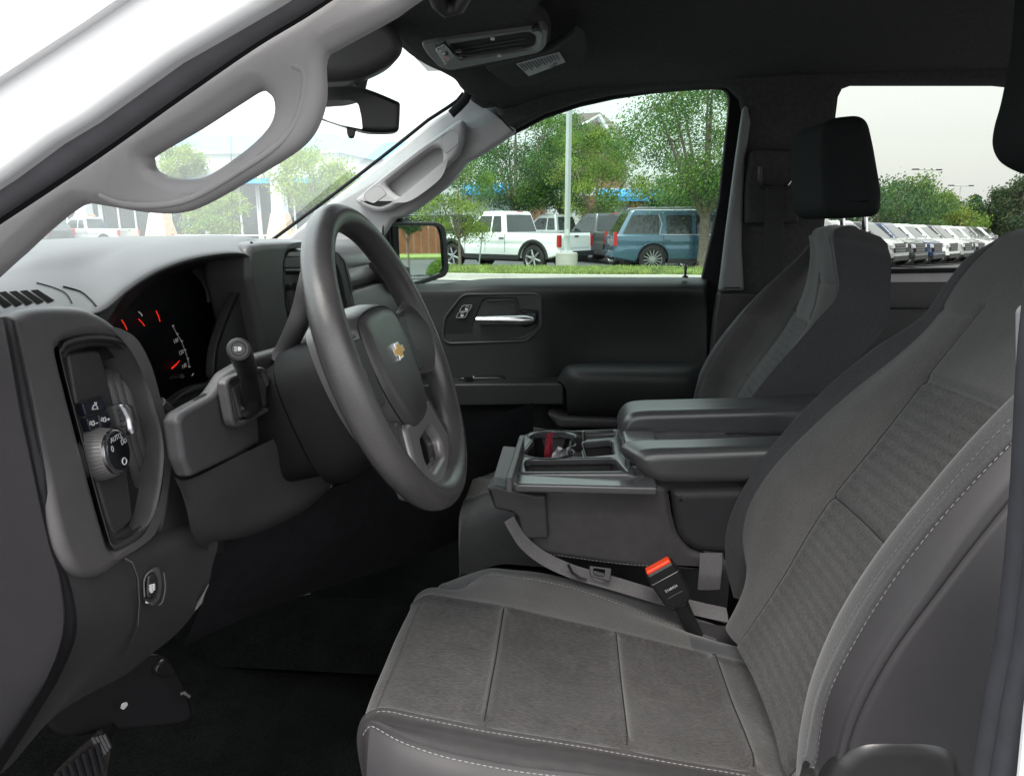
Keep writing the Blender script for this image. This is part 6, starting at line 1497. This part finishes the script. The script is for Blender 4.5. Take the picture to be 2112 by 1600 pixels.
for z in (.62, 1.0): b.tube([q1+Vector((0, 0, z)), q2+Vector((0, 0, z))], .03, OM['galv'], 6)
for k in range(6): p_ = q1.lerp(q2, k/5); b.tube([p_, p_+Vector((0, 0, 1.02))], .035, OM['galv'], 6)
b.obj('railing', None, label='low pale pipe railing seen above the dash', category='railing')
# building beyond the passenger window
H2 = empty('brick_building', None, (3, 50, 0), label='low pale building with brown brick piers, blue awnings and a shingled gable', category='building')
o_ = Vector((3, 50, 0)); b = MB(); bx_(-9.5, 13.5, 50, 60, 0, 3.9, OM['stucco']); b.obj('wall', H2, angle=0)
for x0_, x1_, z_ in ((-7.6, -2.3, 3.75), (1.6, 6.6, 3.3), (9.0, 14, 3.3)):
    b = MB(); b.add([Vector((x0_, 49.0, z_))-o_, Vector((x1_, 49.0, z_))-o_, Vector((x1_, 50, z_+.5))-o_, Vector((x0_, 50, z_+.5))-o_, Vector((x0_, 49, z_-.3))-o_, Vector((x1_, 49, z_-.3))-o_], [(0, 1, 2, 3), (4, 5, 1, 0)], OM['blue']); b.obj('awning', H2, angle=0)
for x_ in (-2.4, 1.2, 4.4):
    b = MB(); bx_(x_-.5, x_+.5, 49.4, 50.0, 0, 3.4, OM['brick']); b.obj('brick_pier', H2, angle=0)
for x_ in (5.2, 7.2, 9.2, 11.2):
    b = MB(); bx_(x_, x_+1.6, 49.9, 50.02, .4, 2.9, OM['dglass']); b.obj('window', H2, angle=0)
def pl2(pts, y): return [Y(p[0], p[1], y)-o_ for p in pts]
b = MB(); a = pl2([(1168, 236), (1238, 232), (1292, 330), (1292, 420), (1090, 420), (1120, 330)], 56)
b.add(a, [tuple(range(6))], OM['shing']); b.add([a[1], a[2], a[2]+Vector((2, 9, 0)), a[1]+Vector((2, 9, 0)), a[0], a[0]+Vector((2, 9, 0))], [(0, 1, 2, 3), (4, 0, 3, 5)][:1], OM['shing']); b.obj('gable_roof', H2, angle=0)
b = MB(); a = pl2([(1225, 262), (1282, 340), (1282, 420), (1200, 420), (1200, 300)], 55.8); b.add(a, [tuple(range(5))], OM['brick']); b.obj('gable', H2, angle=0)
b = MB(); a = [Y(*p, 55.6)-o_ for p in [(1200, 262), (1234, 240), (1298, 342)]]; b.tube([Vector(p) for p in a], .22, OM['stucco'], 4); b.obj('barge_board', H2, angle=0)
# what the outside mirror shows: board fence, small tree, kerb and shrub behind the truck
b = MB(); x_ = 57
for k in range(60):
    b.box((x_, -10+k*.6, gz(x_, 5)+1.75), (.05, .56, 3.5+.02*math.sin(k*3)), OM['fence'])
b.obj('board_fence', None, angle=0, label='red brown board fence seen in the outside mirror', category='fence')
tree('young_tree', (38, 3.1, gz(38, 3)), 3.9, (1.0, .5), [L_[1], L_[2]], 3000, .14, .05, 71, 'small dark tree reflected in the outside mirror', trunk_h=.35, clumps=24)
b = MB(); Surf([[Vector((x, y, gz(x, y)+(.18 if 0 < k < 4 else .02))) for k, x in enumerate((48, 48.3, 51, 54, 56.9))] for y in (-14, -4, 6, 16, 26)]).build(b, 5, 5, OM['grass']); b.obj('verge', None, angle=0, kind='structure')
b = MB(); rnd = random.Random(5)
for i in range(2500):
    d_ = Vector((rnd.gauss(0, 1), rnd.gauss(0, 1), rnd.gauss(0, 1))).normalized()*rnd.uniform(.75, 1)**.5; p = Vector((27.0+d_.x*1.0, 3.9+d_.y*.75, gz(27, 3)+.1+abs(d_.z)*.62)); n_ = Vector((rnd.gauss(0, 1), rnd.gauss(0, 1), rnd.gauss(0, 1))).normalized(); a = n_.orthogonal().normalized()*.06; c = n_.cross(a)
    b.add([p-a, p-c, p+a, p+c], [(0, 1, 2, 3)], LEAF[0])
b.obj('shrub', None, angle=0, label='low green shrub reflected in the outside mirror', category='shrub')
